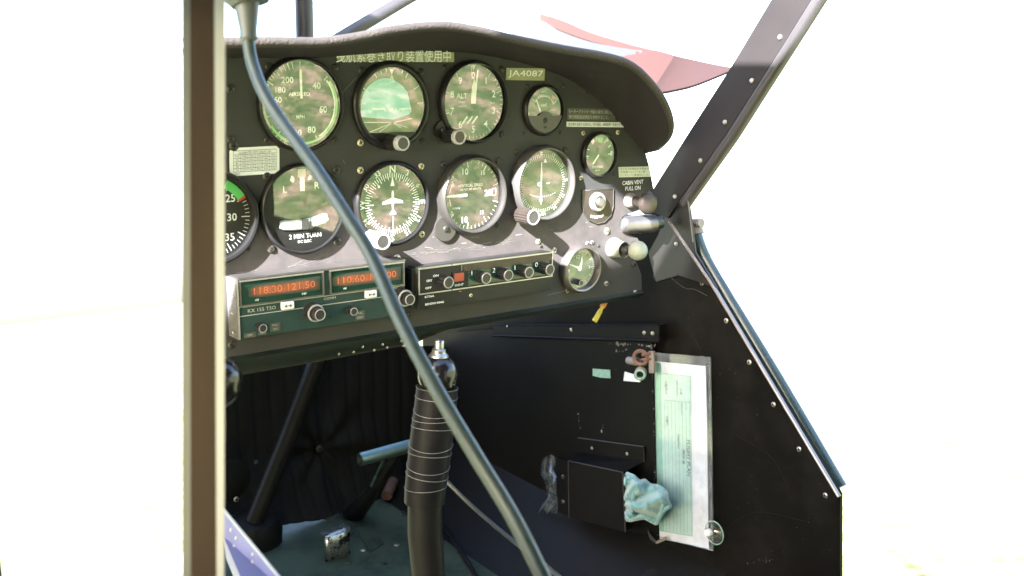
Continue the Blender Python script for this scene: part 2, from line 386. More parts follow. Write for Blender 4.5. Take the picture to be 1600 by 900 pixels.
class Print:
    """flat print on a plane: origin o, right vector ex, up vector ez (both scaled), towards the viewer = -Y or given normal"""
    def __init__(s, o, ex, ez): s.o = Vector(o); s.ex = Vector(ex); s.ez = Vector(ez); s.b = MB()
    def P(s, x, z): return s.o + s.ex*x + s.ez*z
    def poly(s, pts): s.b.add([s.P(*p) for p in pts], [tuple(range(len(pts)))])
    def line(s, x0, z0, x1, z1, w):
        d = Vector((x1-x0, z1-z0)); d.normalize(); n = Vector((-d.y, d.x))*w/2
        s.poly([(x0-n.x, z0-n.y), (x1-n.x, z1-n.y), (x1+n.x, z1+n.y), (x0+n.x, z0+n.y)])
    def rect(s, x0, z0, x1, z1): s.poly([(x0, z0), (x1, z0), (x1, z1), (x0, z1)])
    def frame(s, x0, z0, x1, z1, w):
        s.rect(x0, z0, x1, z0+w); s.rect(x0, z1-w, x1, z1); s.rect(x0, z0+w, x0+w, z1-w); s.rect(x1-w, z0+w, x1, z1-w)
    def tick(s, a, r0, r1, w):
        t = math.radians(a); s.line(r0*math.sin(t), r0*math.cos(t), r1*math.sin(t), r1*math.cos(t), w)
    def ticks(s, a0, a1, n, r0, r1, w):
        for i in range(n+1): s.tick(a0 + (a1-a0)*i/n, r0, r1, w)
    def arc(s, a0, a1, r0, r1, n=24, cx=0, cz=0):
        p = [(math.radians(a0 + (a1-a0)*i/n)) for i in range(n+1)]
        for i in range(n):
            a, b = p[i], p[i+1]
            s.poly([(cx+r0*math.sin(a), cz+r0*math.cos(a)), (cx+r0*math.sin(b), cz+r0*math.cos(b)), (cx+r1*math.sin(b), cz+r1*math.cos(b)), (cx+r1*math.sin(a), cz+r1*math.cos(a))])
    def disc(s, x, z, r, n=14): s.poly([(x+r*math.cos(2*math.pi*i/n), z+r*math.sin(2*math.pi*i/n)) for i in range(n)])
    def text(s, t, x, z, size, rot=0.0, sx=1.0, bold=0.012):
        vs, fs = glyphs(t, bold); c, q = math.cos(math.radians(-rot)), math.sin(math.radians(-rot))
        s.b.add([s.P(x + (v.x*sx*c - v.y*q)*size, z + (v.x*sx*q + v.y*c)*size) for v in vs], fs)
    def rtext(s, t, a, r, size, **k):
        s.text(t, r*math.sin(math.radians(a)), r*math.cos(math.radians(a)), size, rot=a, **k)
    def ptext(s, t, a, r, size, **k):
        s.text(t, r*math.sin(math.radians(a)), r*math.cos(math.radians(a)), size, **k)
    def build(s, name, m, parent): return s.b.build(name, m, parent, fix=False)

# ------------------------------------------------------------------ the setting: grass field
def grass_ground():
    m = bpy.data.materials.new('grass_ground'); m.use_nodes = True
    n = m.node_tree.nodes; L = m.node_tree.links; b = n['Principled BSDF']
    tc = n.new('ShaderNodeTexCoord')
    n1 = n.new('ShaderNodeTexNoise'); n1.inputs['Scale'].default_value = 4.4; n1.inputs['Detail'].default_value = 5; n1.inputs['Roughness'].default_value = 0.62
    n2 = n.new('ShaderNodeTexNoise'); n2.inputs['Scale'].default_value = 22; n2.inputs['Detail'].default_value = 6; n2.inputs['Roughness'].default_value = 0.7
    mp = n.new('ShaderNodeMapping'); mp.inputs['Scale'].default_value = (1.0, 0.42, 1)
    L.new(tc.outputs['Object'], mp.inputs[0]); L.new(mp.outputs[0], n1.inputs['Vector']); L.new(mp.outputs[0], n2.inputs['Vector'])
    r1 = n.new('ShaderNodeValToRGB'); e = r1.color_ramp.elements
    e[0].position = 0.34; e[0].color = (0.072, 0.142, 0.045, 1); e[1].position = 0.62; e[1].color = (0.43, 0.32, 0.22, 1)
    k = e.new(0.5); k.color = (0.175, 0.21, 0.085, 1)
    L.new(n1.outputs['Fac'], r1.inputs[0])
    r2 = n.new('ShaderNodeMapRange'); r2.inputs[1].default_value = 0.32; r2.inputs[2].default_value = 0.68; r2.inputs[3].default_value = 0.42; r2.inputs[4].default_value = 1.6
    L.new(n2.outputs['Fac'], r2.inputs[0])
    mx = n.new('ShaderNodeMix'); mx.data_type = 'RGBA'; mx.blend_type = 'MULTIPLY'; mx.inputs[0].default_value = 1
    L.new(r1.outputs[0], mx.inputs[6]); L.new(r2.outputs[0], mx.inputs[7]); L.new(mx.outputs[2], b.inputs['Base Color'])
    b.inputs['Roughness'].default_value = 0.9; b.inputs['Specular IOR Level'].default_value = 0.1
    MATS['grass_ground'] = m
grass_ground()
g = MB(); g.add([(-2800, -2800, 0), (2800, -2800, 0), (2800, 2800, 0), (-2800, 2800, 0)], [(0, 1, 2, 3)])
GROUND = tag(g.build('ground', 'grass_ground', org=(0, 0, 0)), kind='structure'); GROUND.rotation_euler.z = math.radians(30)

# unseen blockers out of frame, added and shaped to steer sun and dim the cabin
WZ = 0.50
w = MB()
prof = [(-0.425, .50), (-0.455, .53), (-0.53, .60), (-0.9, .66), (-1.5, .62), (-2.0, .54), (-1.9, .50)]
w.prism([(-2.2, y, z) for y, z in prof], (1.95, 0, 0)); w.prism([(-.249, min(y, -.52 - (z-.5)*.5), z) for y, z in prof], (.75, 0, 0))
tag(w.build('high_wing', 'wing_white'), 'unseen white wing above the picture, edges cut to shape the sun patch', 'wing')  # unseen wing; leading edge and span cut to place sun and shade
w = MB()
w.prism([(-0.315 + max(0, y+.27)*.15, y, z) for y, z in [(.55, .30), (.10, .46), (-0.275, .47), (-0.130, .10), (-0.098, .045), (-0.08, -0.02), (-0.08, -0.3), (-0.05, -0.66), (.55, -0.66)]], (-0.012, 0, 0))
tag(w.build('side_blocker', 'wall_black'), 'unseen dark sheet added on the left, outline cut to shape the sun patch', 'light blocker')  # added sheet out of view; its slanted edge bounds the sun on the panel
w = MB()
w.prism([(XA, y, z) for XA, y, z in [(.462, -0.50, -.30), (.462, -1.5, -.30), (.462, -1.5, -.66), (.462, -0.50, -.66)]], (.012, 0, 0))
w.box((.462, -1.6, .07), (.474, -.43, .445)); w.box((.462, -1.6, -.30), (.474, -1.16, -.10)); w.box((.462, -1.6, -.10), (.474, -1.32, .07)); w.box((.462, -1.16, -.30), (.474, -.62, -.268))
tag(w.build('side_blocker', 'wall_black'), 'unseen dark sheets added on the right to cut light from the ground', 'light blocker')  # added sheets out of view, leaving only the gap the dial reflections need
w = MB(); w.box((-.30, -1.6, .445), (.462, -.46, .46)); w.box((-.41, -.46, .445), (-.15, -.33, .46)); tag(w.build('roof_blocker', 'fabric_black'), 'unseen black sheet added over the cabin, notched to shape the sun on the pillar', 'roof_blocker')  # added roof sheet, stepped so sun reaches only the top of the pillar
w = MB(); w.box((-.31, -1.62, -.66), (-.30, -.98, .445)); w.box((-.31, -.98, -.05), (-.30, -.83, .065)); w.box((-.31, -.98, .065), (-.30, -.44, .445)); w.prism([(-.31, y, z) for y, z in [(-.98, -.66), (-.42, -.66), (-.42, -.21), (-.6, -.13), (-.83, -.05), (-.98, -.05)]], (.01, 0, 0)); tag(w.build('side_blocker', 'wall_black'), 'unseen dark sheets added round the left opening to dim the cabin', 'light blocker')  # added sheets closing the left opening up to the view, against fill light
w = MB(); w.box((-.30, -1.62, -.66), (.46, .0, -.64)); tag(w.build('floor_blocker', 'fabric_black'), 'unseen dark floor sheet added to stop light from below', 'floor')  # added out of view to keep ground bounce off the panel
w = MB(); w.box((-.30, -1.62, -.66), (.34, -1.60, .445)); tag(w.build('rear_blocker', 'fabric_black'), 'unseen black board added behind the camera to dim the cabin', 'bulkhead')  # added out of view to darken the cabin from behind
b = MB(); b.box((-.28, -1.20, -.62), (.14, -1.05, .30), bev=.04); b.box((-.28, -1.05, -.62), (.14, -.95, -.30), bev=.03)
tag(b.build('seat_blocker', 'fabric_black', smooth=True), 'unseen black seat shape added behind the camera to block light', 'seat')  # invented seat out of view, put in to block light from behind

# ------------------------------------------------------------------ instrument panel
LEFT = -0.102                      # everything left of the door post is beyond the picture
def PP(u, v): p = PY(u, v, 0.0); return (p.x, p.z)
HOODP = [(288, 92), (420, 90), (500, 90), (560, 86), (620, 82), (690, 80), (740, 84), (790, 92), (840, 105), (885, 122), (925, 148), (955, 178), (978, 206), (992, 222), (1000, 231), (1009, 240)]
RIMP = [(284, 77), (420, 74), (500, 74), (560, 66), (620, 54), (690, 48), (745, 55), (805, 69), (880, 84), (945, 95), (985, 109), (1015, 137), (1035, 167), (1045, 198), (1041, 220), (1026, 236)]
RIMY = [-.085]*12 + [-.08, -.066, -.045, -.016]
top = [PP(u, v) for u, v in HOODP]
out = [(LEFT, -0.218)] + [PP(1003, 455), PP(1002, 428), PP(992, 404), PP(1004, 386), PP(996, 372), PP(974, 363), PP(965, 350), PP(974, 337), PP(1000, 328), PP(1030, 335), PP(1023, 305), PP(1015, 262)]
out = out + top[::-1][:-1] + [(LEFT, top[0][1])]
panel = thing('instrument_panel', 'dark olive painted metal instrument panel carrying the round gauges and radios', 'instrument panel', (0.16, 0, -0.218))
b = MB(); b.prism([(x, 0.0, z) for x, z in out], (0, 0.003, 0))
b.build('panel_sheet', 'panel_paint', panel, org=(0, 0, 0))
# turned-under bottom lip
b = MB(); xr = PP(1003, 455)[0]
rows = [[(LEFT, 0.0005, -0.2175), (LEFT, -0.003, -0.221), (LEFT, 0.002, -0.227), (LEFT, 0.03, -0.232)], [(xr, 0.0005, -0.2175), (xr, -0.003, -0.221), (xr, 0.002, -0.227), (xr, 0.03, -0.232)]]
b.strip(rows); b.build('bottom_lip', 'lip_dark', panel, smooth=True, org=(0, 0, 0))
# riveted fairing under the lip
b = MB(); t1 = [PY(u, v, 0.012) for u, v in [(300, 566), (355, 557), (500, 533), (640, 509), (740, 492)]]
t2 = [PY(u, v, 0.05) for u, v in [(300, 595), (355, 588), (500, 563), (645, 536), (742, 496)]]
mid = [(a*0.5 + c*0.5) + Vector((0, -0.006, -0.003)) for a, c in zip(t1, t2)]
b.strip([t1, mid, t2]); fair = b.build('riveted_fairing', 'lip_dark', panel, smooth=True)
b = MB(); b.tube([p for p in t2], 0.0011, 6); b.build('fairing_edge', 'worn_metal', panel)

def dome_mesh(name, r, h, mats, seg=12, cross=None, slot=0.16):
    b = MB(); b.lathe([(r, 0), (r, h*0.35), (r*0.85, h*0.75), (r*0.45, h), (0.0001, h*1.02)], (0, 0, 0), seg=seg)
    if cross:
        for a in cross:
            t = math.radians(a); d = Vector((math.cos(t), 0, math.sin(t))); n = Vector((-d.z, 0, d.x))*r*slot
            e = d*r*0.62; y = Vector((0, -h*1.06, 0))
            b.add([-e-n+y, e-n+y, e+n+y, -e+n+y], [(0, 1, 2, 3)], 1)
    return b.mesh(name, mats, smooth=True)
SCREW = {k: dome_mesh('screw_' + k, 1.0, 0.45, [k, 'slot_black'], cross=(20, 110)) for k in ('screw_steel', 'screw_dark', 'screw_brass')}
RIVET = dome_mesh('rivet', 1.0, 0.6, ['screw_steel'], seg=10)
RIVETD = dome_mesh('rivet_dark', 1.0, 0.6, ['screw_dark'], seg=10)
HEADRING = None
def screw(parent, p, r, kind='screw_steel', spin=None, axis=None, name='screw', me=None):
    o = place(name, me or SCREW[kind], parent, p)
    o.scale = (r, r, r)
    sp = random.uniform(0, 6.28) if spin is None else spin
    if axis is None: o.rotation_euler = (0, sp, 0)
    else: o.rotation_euler = Vector(axis).to_track_quat('-Y', 'Z').to_euler()
    return o
for u, v in [(525, 551), (548, 548), (562, 540), (580, 545), (593, 536), (600, 541), (622, 531), (628, 537), (640, 528)]:
    screw(panel, PY(u, v, 0.028) + Vector((0, -0.006, 0)), 0.0013, me=RIVET, name='rivet')

# ------------------------------------------------------------------ gauges
def ring(name, prof, org, m, parent, seg=64):
    b = MB(); b.lathe(prof, org, seg=seg); return b.build(name, m, parent, smooth=True, org=org)
def gauge(name, label, px, R, rg, h=0.006, bez='black_bezel', glass='gauge_glass', dial='dial_black', screws=(), cat='gauge', sk='screw_dark', sr=0.0033, lip=0.0025):
    p = PY(*px, 0.0); G = thing(name, label, cat, p, 'round gauges on the panel')
    Rg = R*rg
    ring('bezel', [(R, 0.0), (R, h*0.45), (R-0.0012, h*0.8), (R-0.003, h), (Rg+lip*0.4, h), (Rg, h-0.0006), (Rg, 0.0012)], p, bez, G)
    b = MB(); b.disc(p + Vector((0, -0.0012, 0)), Rg*1.01, seg=48); b.build('dial', dial, G)
    b = MB(); b.disc(p + Vector((0, -max(0.0032, h*0.45), 0)), Rg, seg=48); b.build('glass', glass, G)
    for q in screws:
        u, v = q[:2]; k = q[2] if len(q) > 2 else sk
        screw(G, PY(u, v, 0), sr, k)
    def pr(lay=0): return Print(p + Vector((0, -0.0016 - 0.0003*lay, 0)), (Rg, 0, 0), (0, 0, Rg))
    return G, p, Rg, pr
def knob(parent, base, L, r, body='knob_black', cap='knob_black', flutes=20, name='knob', skirt=None, tip=(0, -1, 0), rim='knob_ring', band=0):
    b = MB(); seg = flutes*2; a, u, w = frame_of(tip); vs = []; rows = []
    for r_, h, fl in [(r*1.0, 0, 1), (r*1.0, L*0.93, 1), (r*0.93, L, 0)]:
        row = []
        for i in range(seg):
            t = 2*math.pi*i/seg; q = r_*(1.0 if (i % 2 == 0 or not fl) else 0.91)
            row.append(base + (u*math.cos(t) + w*math.sin(t))*q + a*h)
        rows.append(row)
    b.strip(rows, close=True)
    if skirt: b.lathe([(r, skirt[1]), (skirt[0], skirt[1]*0.8), (skirt[0], 0)], base, axis=tip, seg=32)
    k = b.build(name, body, parent, org=base)
    c = base + a*(L - 0.0001)
    b = MB(); b.lathe([(r*1.02, -band), (r*1.02, -.0004), (r*0.96, r*0.10), (r*0.80, r*0.12), (r*0.76, r*0.03)] if band else [(r*0.95, 0), (r*0.92, r*0.10), (r*0.80, r*0.12), (r*0.76, r*0.03)], c, axis=tip, seg=28)
    b.build('knob_rim', rim, k, smooth=True)
    b = MB(); b.lathe([(r*0.77, r*.04), (0.0001, r*0.03)], c, axis=tip, seg=24)
    b.build('knob_cap', cap, k, smooth=True)
    return k

D = 0.0415
# -- airspeed
G, p, Rg, pr = gauge('airspeed_indicator', 'round airspeed indicator with upright white needle, top left of the panel', (469.5, 163), D, 0.925, screws=[(419, 103), (524, 105), (417, 219), (524, 220)])
a = pr(); ang = {40: 47, 60: 99, 80: 155, 100: 192, 120: 222, 140: 252, 160: 278, 180: 303, 200: 322}
ks = sorted(ang)
for k0, k1 in zip(ks, ks[1:]):
    for i in range(5):
        t = ang[k0] + (ang[k1]-ang[k0])*i/4
        a.tick(t, 0.80 if i == 0 else (0.86 if i == 2 else 0.90), 0.985 if t > 200 else 0.93, 0.018 if i == 0 else 0.012)
a.ticks(322, 348, 4, 0.82, 0.98, 0.012); a.tick(0, 0.82, 0.95, 0.012)
a.build('tick_marks', 'print_white', G)
a = pr()
for s, x, z, q in [('40', .40, .42, .21), ('60', .55, -.12, .21), ('80', .24, -.58, .21), ('100', -.14, -.64, .19), ('120', -.47, -.47, .19), ('140', -.60, -.18, .19), ('160', -.60, .11, .19), ('180', -.50, .33, .19), ('200', -.32, .55, .20), ('AIRSPEED', -.04, .235, .125), ('MPH', -.03, -.28, .11)]:
    a.text(s, x, z, q)
a.build('numerals', 'print_white', G)
a = pr(1); a.arc(50, 150, 0.83, 0.865, 30); a.build('white_arc', 'print_white', G)
a = pr(1); a.arc(54, 236, 0.87, 0.925, 40); a.build('green_arc', 'print_lime', G)
a = pr(1); a.arc(236, 300, 0.90, 0.95, 16); a.build('yellow_arc', 'tape_pale', G)
a = pr(3); a.poly([(-.028, .13), (.028, .13), (.028, .74), (0, .82), (-.028, .74)]); a.build('needle', 'needle_white', G)

# -- attitude indicator
G, p, Rg, pr = gauge('attitude_indicator', 'artificial horizon with pale blue sky half, second gauge of the top row', (611, 165), D*1.0, 0.85, screws=[(565, 110), (658, 112, 'screw_dark'), (563, 223, 'screw_brass'), (660, 221)], h=0.005)
a = pr(); a.disc(0, 0, 0.99, 40); a.build('earth_half', 'horizon_earth', G)
a = pr(1); pts = [(-.93, -.28), (-.93, .05)] + [(-.84 + 1.32*t, .10 + .62*math.sin(math.pi*(0.10 + 0.80*t))**0.75) for t in [i/14 for i in range(15)]] + [(.56, .02), (.60, -.15), (.52, -.24), (.05, -.36)]
a.poly(pts); a.build('sky_half', 'print_cyan', G)
a = pr(2)
for t, r0 in [(-62, .80), (-32, .86), (-20, .88), (-10, .88), (10, .88), (20, .88), (30, .84), (58, .80), (86, .78)]: a.tick(t, r0, .97, .02)
a.poly([(-.07, .95), (.07, .95), (0, .80)])
a.line(-.06, .62, 0, .79, .022); a.line(.06, .62, 0, .79, .022); a.line(-.07, .62, .07, .62, .022)
a.line(-.62, -.08, -.24, -.08, .04); a.line(.24, -.08, .58, -.08, .04); a.line(-.24, -.07, -.20, -.15, .04); a.line(.24, -.07, .20, -.15, .04); a.disc(.0, -.09, .03)
a.line(-.85, -.42, -.05, -.44, .02); a.line(.05, -.44, .62, -.34, .02)
for x in (-.70, -.40): a.line(-.03, -.46, x, -.68, .014)
for x in (.45, .25): a.line(.03, -.46, x, -.58, .014)
a.build('horizon_lines', 'print_white', G)
b = MB(); z0 = -0.70*Rg; n = 14; a0 = math.acos(0.70)
b.add([p + Vector((Rg*math.sin(t), -0.0042, -Rg*math.cos(t))) for t in [-a0 + 2*a0*i/n for i in range(n+1)]], [tuple(range(n+1))]); b.build('lower_mask', 'black_bezel', G)
kb = PY(605, 221, 0) + Vector((0, -0.003, 0)); knob(G, kb, 0.026, 0.0070, cap='worn_bezel', flutes=22, band=.006, rim='rim_grey')

# -- altimeter
G, p, Rg, pr = gauge('altimeter', 'altimeter with digits nought to nine and two white hands, third of the top row', (738, 160), D*0.985, 0.915, screws=[(696, 106), (784, 108), (784, 210)], h=0.008)
a = pr()
for i in range(50):
    t = i*7.2
    if 45 < t < 200 or i % 5 == 0: a.tick(t, 0.80 if i % 5 == 0 else .88, 0.95, 0.014)
a.tick(-4, .7, .96, .012); a.build('tick_marks', 'print_white', G)
a = pr()
for i in range(10): a.ptext(str(i), i*36, 0.70, 0.25)
a.text('ALT', -.36, .17, .19); a.text('100 FEET', -.36, .01, .06); a.text('CALIBRATED', -.36, -.10, .05); a.text('29.92', .62, -.02, .07); a.text('IN HG', .66, -.16, .05)
for x in (-.24, -.08, .08): a.line(x-.12, -.56, x+.06, -.36, .045)
a.build('numerals', 'print_white', G)
a = pr(1); a.poly([(-.07, .97), (.07, .97), (0, .80)]); a.build('altitude_pointer', 'print_grey', G)
a = pr(3); a.poly([(-.09, -.03), (.06, -.03), (.10, .40), (.02, .62), (-.06, .40)]); a.build('short_hand', 'needle_white', G)
a = pr(4); a.poly([(-.03, -.02), (.05, -.02), (.145, .84), (.105, .84)]); a.build('long_hand', 'needle_white', G)
b = MB(); e = PY(690, 203, 0); b.lathe([(0.009, 0), (0.009, .003), (.0001, .0035)], e, seg=24); b.build('adjuster_ear', 'black_bezel', G, smooth=True); screw(G, e + Vector((0, -.0036, 0)), .003, 'screw_dark')
knob(G, PY(697, 212, 0), 0.024, 0.0072, cap='worn_metal', flutes=16, band=.004, rim='rim_grey')

# -- cylinder head temperature
R2 = 0.0268
G, p, Rg, pr = gauge('cylinder_temperature_gauge', 'small gauge with fan scale and screwed lower plate, by the registration placard', (848, 172), R2, 0.87, screws=[(824, 135), (880, 134), (820, 209), (876, 208)], sr=0.0022, h=0.006)
a = pr(); a.ticks(-52, 62, 14, .62, .70, .022); a.arc(-58, 68, .60, .62, 20, 0, 0); a.tick(-52, .58, .80, .03); a.tick(62, .58, .80, .03)
a.text('CHT', .02, .22, .17); a.text('x10°C', .0, .82, .10); a.build('scale', 'print_white', G)
a = pr(1); a.arc(36, 48, .62, .82, 4); a.build('red_band', 'print_red', G)
a = pr(2); a.line(-.16, -.16, -.44, .46, .07); a.build('needle', 'needle_white', G)
b = MB(); n = 16
pts = [(-.96, -.24), (-.40, -.24), (-.22, -.10), (.0, -.04), (.22, -.10), (.40, -.24), (.96, -.24)] + [(.985*math.cos(t), .985*math.sin(t)) for t in [math.radians(-16 - 148*i/n) for i in range(n+1)]]
b.prism([p + Vector((x*Rg, -.0034, z*Rg)) for x, z in pts], (0, -.0014, 0)); b.build('lower_plate', 'worn_bezel', G)
screw(G, p + Vector((.0, -.0048, -.45*Rg)), .0026, 'screw_dark')
a = Print(p + Vector((0, -.0051, 0)), (Rg, 0, 0), (0, 0, Rg)); a.disc(0, -.75, .06); a.build('pin_hole', 'slot_black', G)

# -- turn indicator
G, p, Rg, pr = gauge('turn_indicator', 'turn indicator with curved white ball tube, lettered 2 MIN TURN', (472, 326), D, 0.925, screws=[(526, 266), (417, 276), (424, 389), (527, 377)], h=0.006, sr=.004)
a = pr(); a.text('L', -.43, .48, .22); a.text('R', .38, .53, .22); a.text('2 MIN TURN', .04, -.64, .15); a.text('DC ELEC', .02, -.77, .09)
a.poly([(-.30, .68), (-.22, .62), (-.18, .68), (-.20, .76), (-.26, .80)]); a.poly([(.15, .66), (.24, .68), (.25, .76), (.20, .80), (.16, .74)])
a.build('lettering', 'print_white', G)
a = pr(1); a.rect(-.10, .74, .10, .93); a.build('pointer_head', 'print_grey', G)
a = pr(2); a.rect(-.06, .42, .06, .74); a.build('needle', 'needle_white', G)
b = MB(); path = [p + Vector((x*Rg, -.0024, (-.36 + .20*(x+.05)**2 + .05*(x+.05))*Rg)) for x in [-.60 + 1.22*i/12 for i in range(13)]]
b.tube(path, [.09*Rg] + [.125*Rg]*11 + [.09*Rg], 12)
tb = b.build('ball_tube', 'tube_pale', G, smooth=True); tb.scale = (1, 0.22, 1)
a = Print(p + Vector((0, -.0052, 0)), (Rg, 0, 0), (0, 0, Rg)); a.rect(-.09, -.48, .10, -.22); a.build('ball', 'dial_grey', G)
a = Print(p + Vector((0, -.0053, 0)), (Rg, 0, 0), (0, 0, Rg)); a.rect(.12, -.49, .15, -.20); a.rect(.17, -.49, .19, -.20); a.build('tube_marks', 'print_black', G)

# -- heading indicator
G, p, Rg, pr = gauge('heading_indicator', 'compass card gauge with a white aeroplane symbol and N at the top', (612, 318), D*0.99, 0.90, screws=[(563, 266, 'screw_brass'), (658, 260, 'screw_brass'), (659, 366, 'screw_brass'), (563, 366)], h=0.006)
a = pr()
for i in range(72): a.tick(i*5, .62 if i % 2 == 0 else .68, .80, .018)
a.build('tick_marks', 'print_white', G)
a = pr()
for i, s in enumerate(['N', '3', '6', 'E', '12', '15', 'S', '21', '24', 'W', '30', '33']): a.rtext(s, i*30 + 1, .89, .26 if s.isalpha() else .20, bold=.01)
a.build('compass_letters', 'print_white', G)
a = pr(2)
a.poly([(-.035, .28), (-.02, .34), (.02, .34), (.035, .28), (.035, .16), (.30, .06), (.30, .0), (.03, .02), (.02, -.16), (.09, -.24), (.09, -.28), (-.09, -.28), (-.09, -.24), (-.02, -.16), (-.03, .02), (-.30, 0), (-.30, .06), (-.035, .16)])
a.poly([(-.06, .46), (.06, .46), (0, .70)]); a.line(0, -.32, 0, -.72, .025); a.disc(-.40, .46, .035); a.disc(.44, .48, .035); a.line(.62, 0, .70, 0, .02); a.line(-.62, 0, -.56, 0, .02)
a.build('aeroplane_symbol', 'needle_white', G)
knob(G, PY(574, 371, 0), 0.030, 0.0078, body='knob_ring', cap='worn_bezel', flutes=24, band=.008, rim='rim_grey')

# -- vertical speed
G, p, Rg, pr = gauge('vertical_speed_indicator', 'vertical speed gauge with white needle pointing level to the left', (735, 304), D*0.97, 0.885, screws=[(693, 257), (778, 251), (777, 351)], h=0.011, bez='worn_bezel')
a = pr()
for i in range(41):
    t = -90 - 14 + 0 + i*0
for i in range(-20, 21):
    t = 90 - i*4.15*1.0
for s in (1, -1):
    for i in range(21): a.tick(-90 + s*(i*8.2), .78 if i % 5 == 0 else .88, .97, .026 if i % 5 == 0 else .014)
a.frame(.72, -.08, .86, .14, .02)
a.build('tick_marks', 'print_white', G)
a = pr()
for s, x, z, q in [('10', -.20, .66, .25), ('15', .40, .60, .17), ('20', .58, .02, .25), ('15', .37, -.53, .16), ('10', -.22, -.70, .25), ('.5', -.64, .36, .15), ('.5', -.66, -.48, .15), ('UP', -.61, .28, .08), ('DOWN', -.52, -.35, .08), ('VERTICAL SPEED', -.02, .27, .115), ('100 FEET PER MINUTE', -.02, .16, .075)]: a.text(s, x, z, q)
a.line(-.74, .08, -.66, .30, .02); a.line(-.74, -.08, -.68, -.30, .02)
a.build('numerals', 'print_white', G)
a = pr(3); a.poly([(-.90, .0), (-.78, .035), (-.16, .04), (-.16, -.04), (-.78, -.035)]); a.build('needle', 'needle_white', G)
b = MB(); e = PY(694, 357, 0); b.lathe([(0.0125, 0), (0.0125, .003), (.0001, .0035)], e, seg=24); b.build('adjuster_ear', 'worn_bezel', G, smooth=True); screw(G, e + Vector((0, -.0036, 0)), .0033, 'screw_dark')

# -- omni bearing / course indicator
G, p, Rg, pr = gauge('course_indicator', 'course indicator with pale raised rim and one long vertical bar', (846, 286), D*0.975, 0.885, screws=[(807, 238), (883, 234)], h=0.011, bez='grey_bezel', glass='gauge_glass_dusty', dial='dial_grey')
a = pr()
for i in range(72): a.tick(i*5, .76, .86, .012)
for i in range(13): a.disc(-.46 + i*.078, -.40 + .09*((i-6)/6)**2, .016, 8)
a.build('tick_marks', 'print_white', G)
a = pr()
for i, s in enumerate(['E', '12', '15', 'S', '21', '24', 'W', '30', '33', 'N', '3', '6']): a.rtext(s, i*30 - 3, .90, .19 if s.isalpha() else .15)
a.build('compass_letters', 'print_white', G)
a = pr(2); a.line(-.05, -.62, -.05, .62, .03); a.poly([(.02, .60), (.14, .60), (.08, .72)]); a.arc(0, 360, .04, .06, 12, -.13, -.02); a.poly([(.12, -.02), (.20, .01), (.28, 0), (.20, -.03)]); a.arc(0, 360, .04, .06, 12, -.06, -.50)
a.build('course_bar', 'needle_white', G)
knob(G, PY(809, 335, 0) + Vector((0, -.004, 0)), 0.023, 0.0085, body='worn_metal', cap='worn_bezel', flutes=18, name='course_knob')

# -- suction
R3 = 0.0258
G, p, Rg, pr = gauge('suction_gauge', 'small suction gauge with a short needle and green mark, below the printed strips', (935, 242), R3, 0.87, screws=[(911, 208, 'screw_brass'), (965, 207, 'screw_brass'), (907, 278, 'screw_brass'), (960, 273)], sr=.0026, h=.006)
a = pr(); a.tick(-38, .68, .88, .05); a.tick(-68, .70, .88, .04); a.tick(-92, .66, .88, .04); a.tick(30, .64, .86, .04); a.tick(58, .66, .86, .05); a.tick(88, .56, .70, .05)
a.build('tick_marks', 'print_white', G)
a = pr(); a.text('4', -.42, .70, .30); a.text('6', .50, .74, .32); a.text('8', .78, .05, .32); a.text('2', -.76, -.08, .2); a.text('SUCTION', -.10, -.58, .16); a.text('IN HG', -.10, -.74, .10); a.build('numerals', 'print_white', G)
a = pr(1); a.arc(-8, 14, .62, .84, 5); a.build('green_mark', 'print_green', G)
a = pr(2); a.line(-.42, -.42, -.05, .02, .09); a.build('needle', 'needle_white', G)

# -- tachometer, half behind the door post (cut where the picture ends)
pt = PY(330, 340, 0)
G, p, Rg, pr = gauge('tachometer', 'engine speed gauge half hidden behind the brown door post, green arc and 30', (330, 340), D, 0.86, screws=[(387, 388)], h=.009, bez='black_bezel', glass='gauge_glass')
a = pr()
for i in range(24): a.tick(20 + i*6, .74 if i % 5 == 2 else .84, .95, .022 if i % 5 == 2 else .014)
a.build('tick_marks', 'print_white', G)
a = pr(); a.text('25', .48, .44, .26); a.text('30', .50, -.02, .26); a.text('35', .42, -.50, .26); a.build('numerals', 'print_white', G)
a = pr(1); a.arc(25, 60, .76, .97, 12); a.build('green_arc', 'print_green', G)
a = pr(1); a.arc(60, 64, .76, .97, 2); a.build('red_line', 'print_red', G)
for ch in [c for c in G.children if c.type == 'MESH' and c.name.split('.')[0] in ('bezel', 'dial', 'glass')]:
    bm = bmesh.new(); bm.from_mesh(ch.data); x = LEFT - ORG[ch].x
    bmesh.ops.bisect_plane(bm, geom=bm.verts[:] + bm.edges[:] + bm.faces[:], plane_co=(x, 0, 0), plane_no=(-1, 0, 0), clear_outer=True)
    bm.to_mesh(ch.data); bm.free()

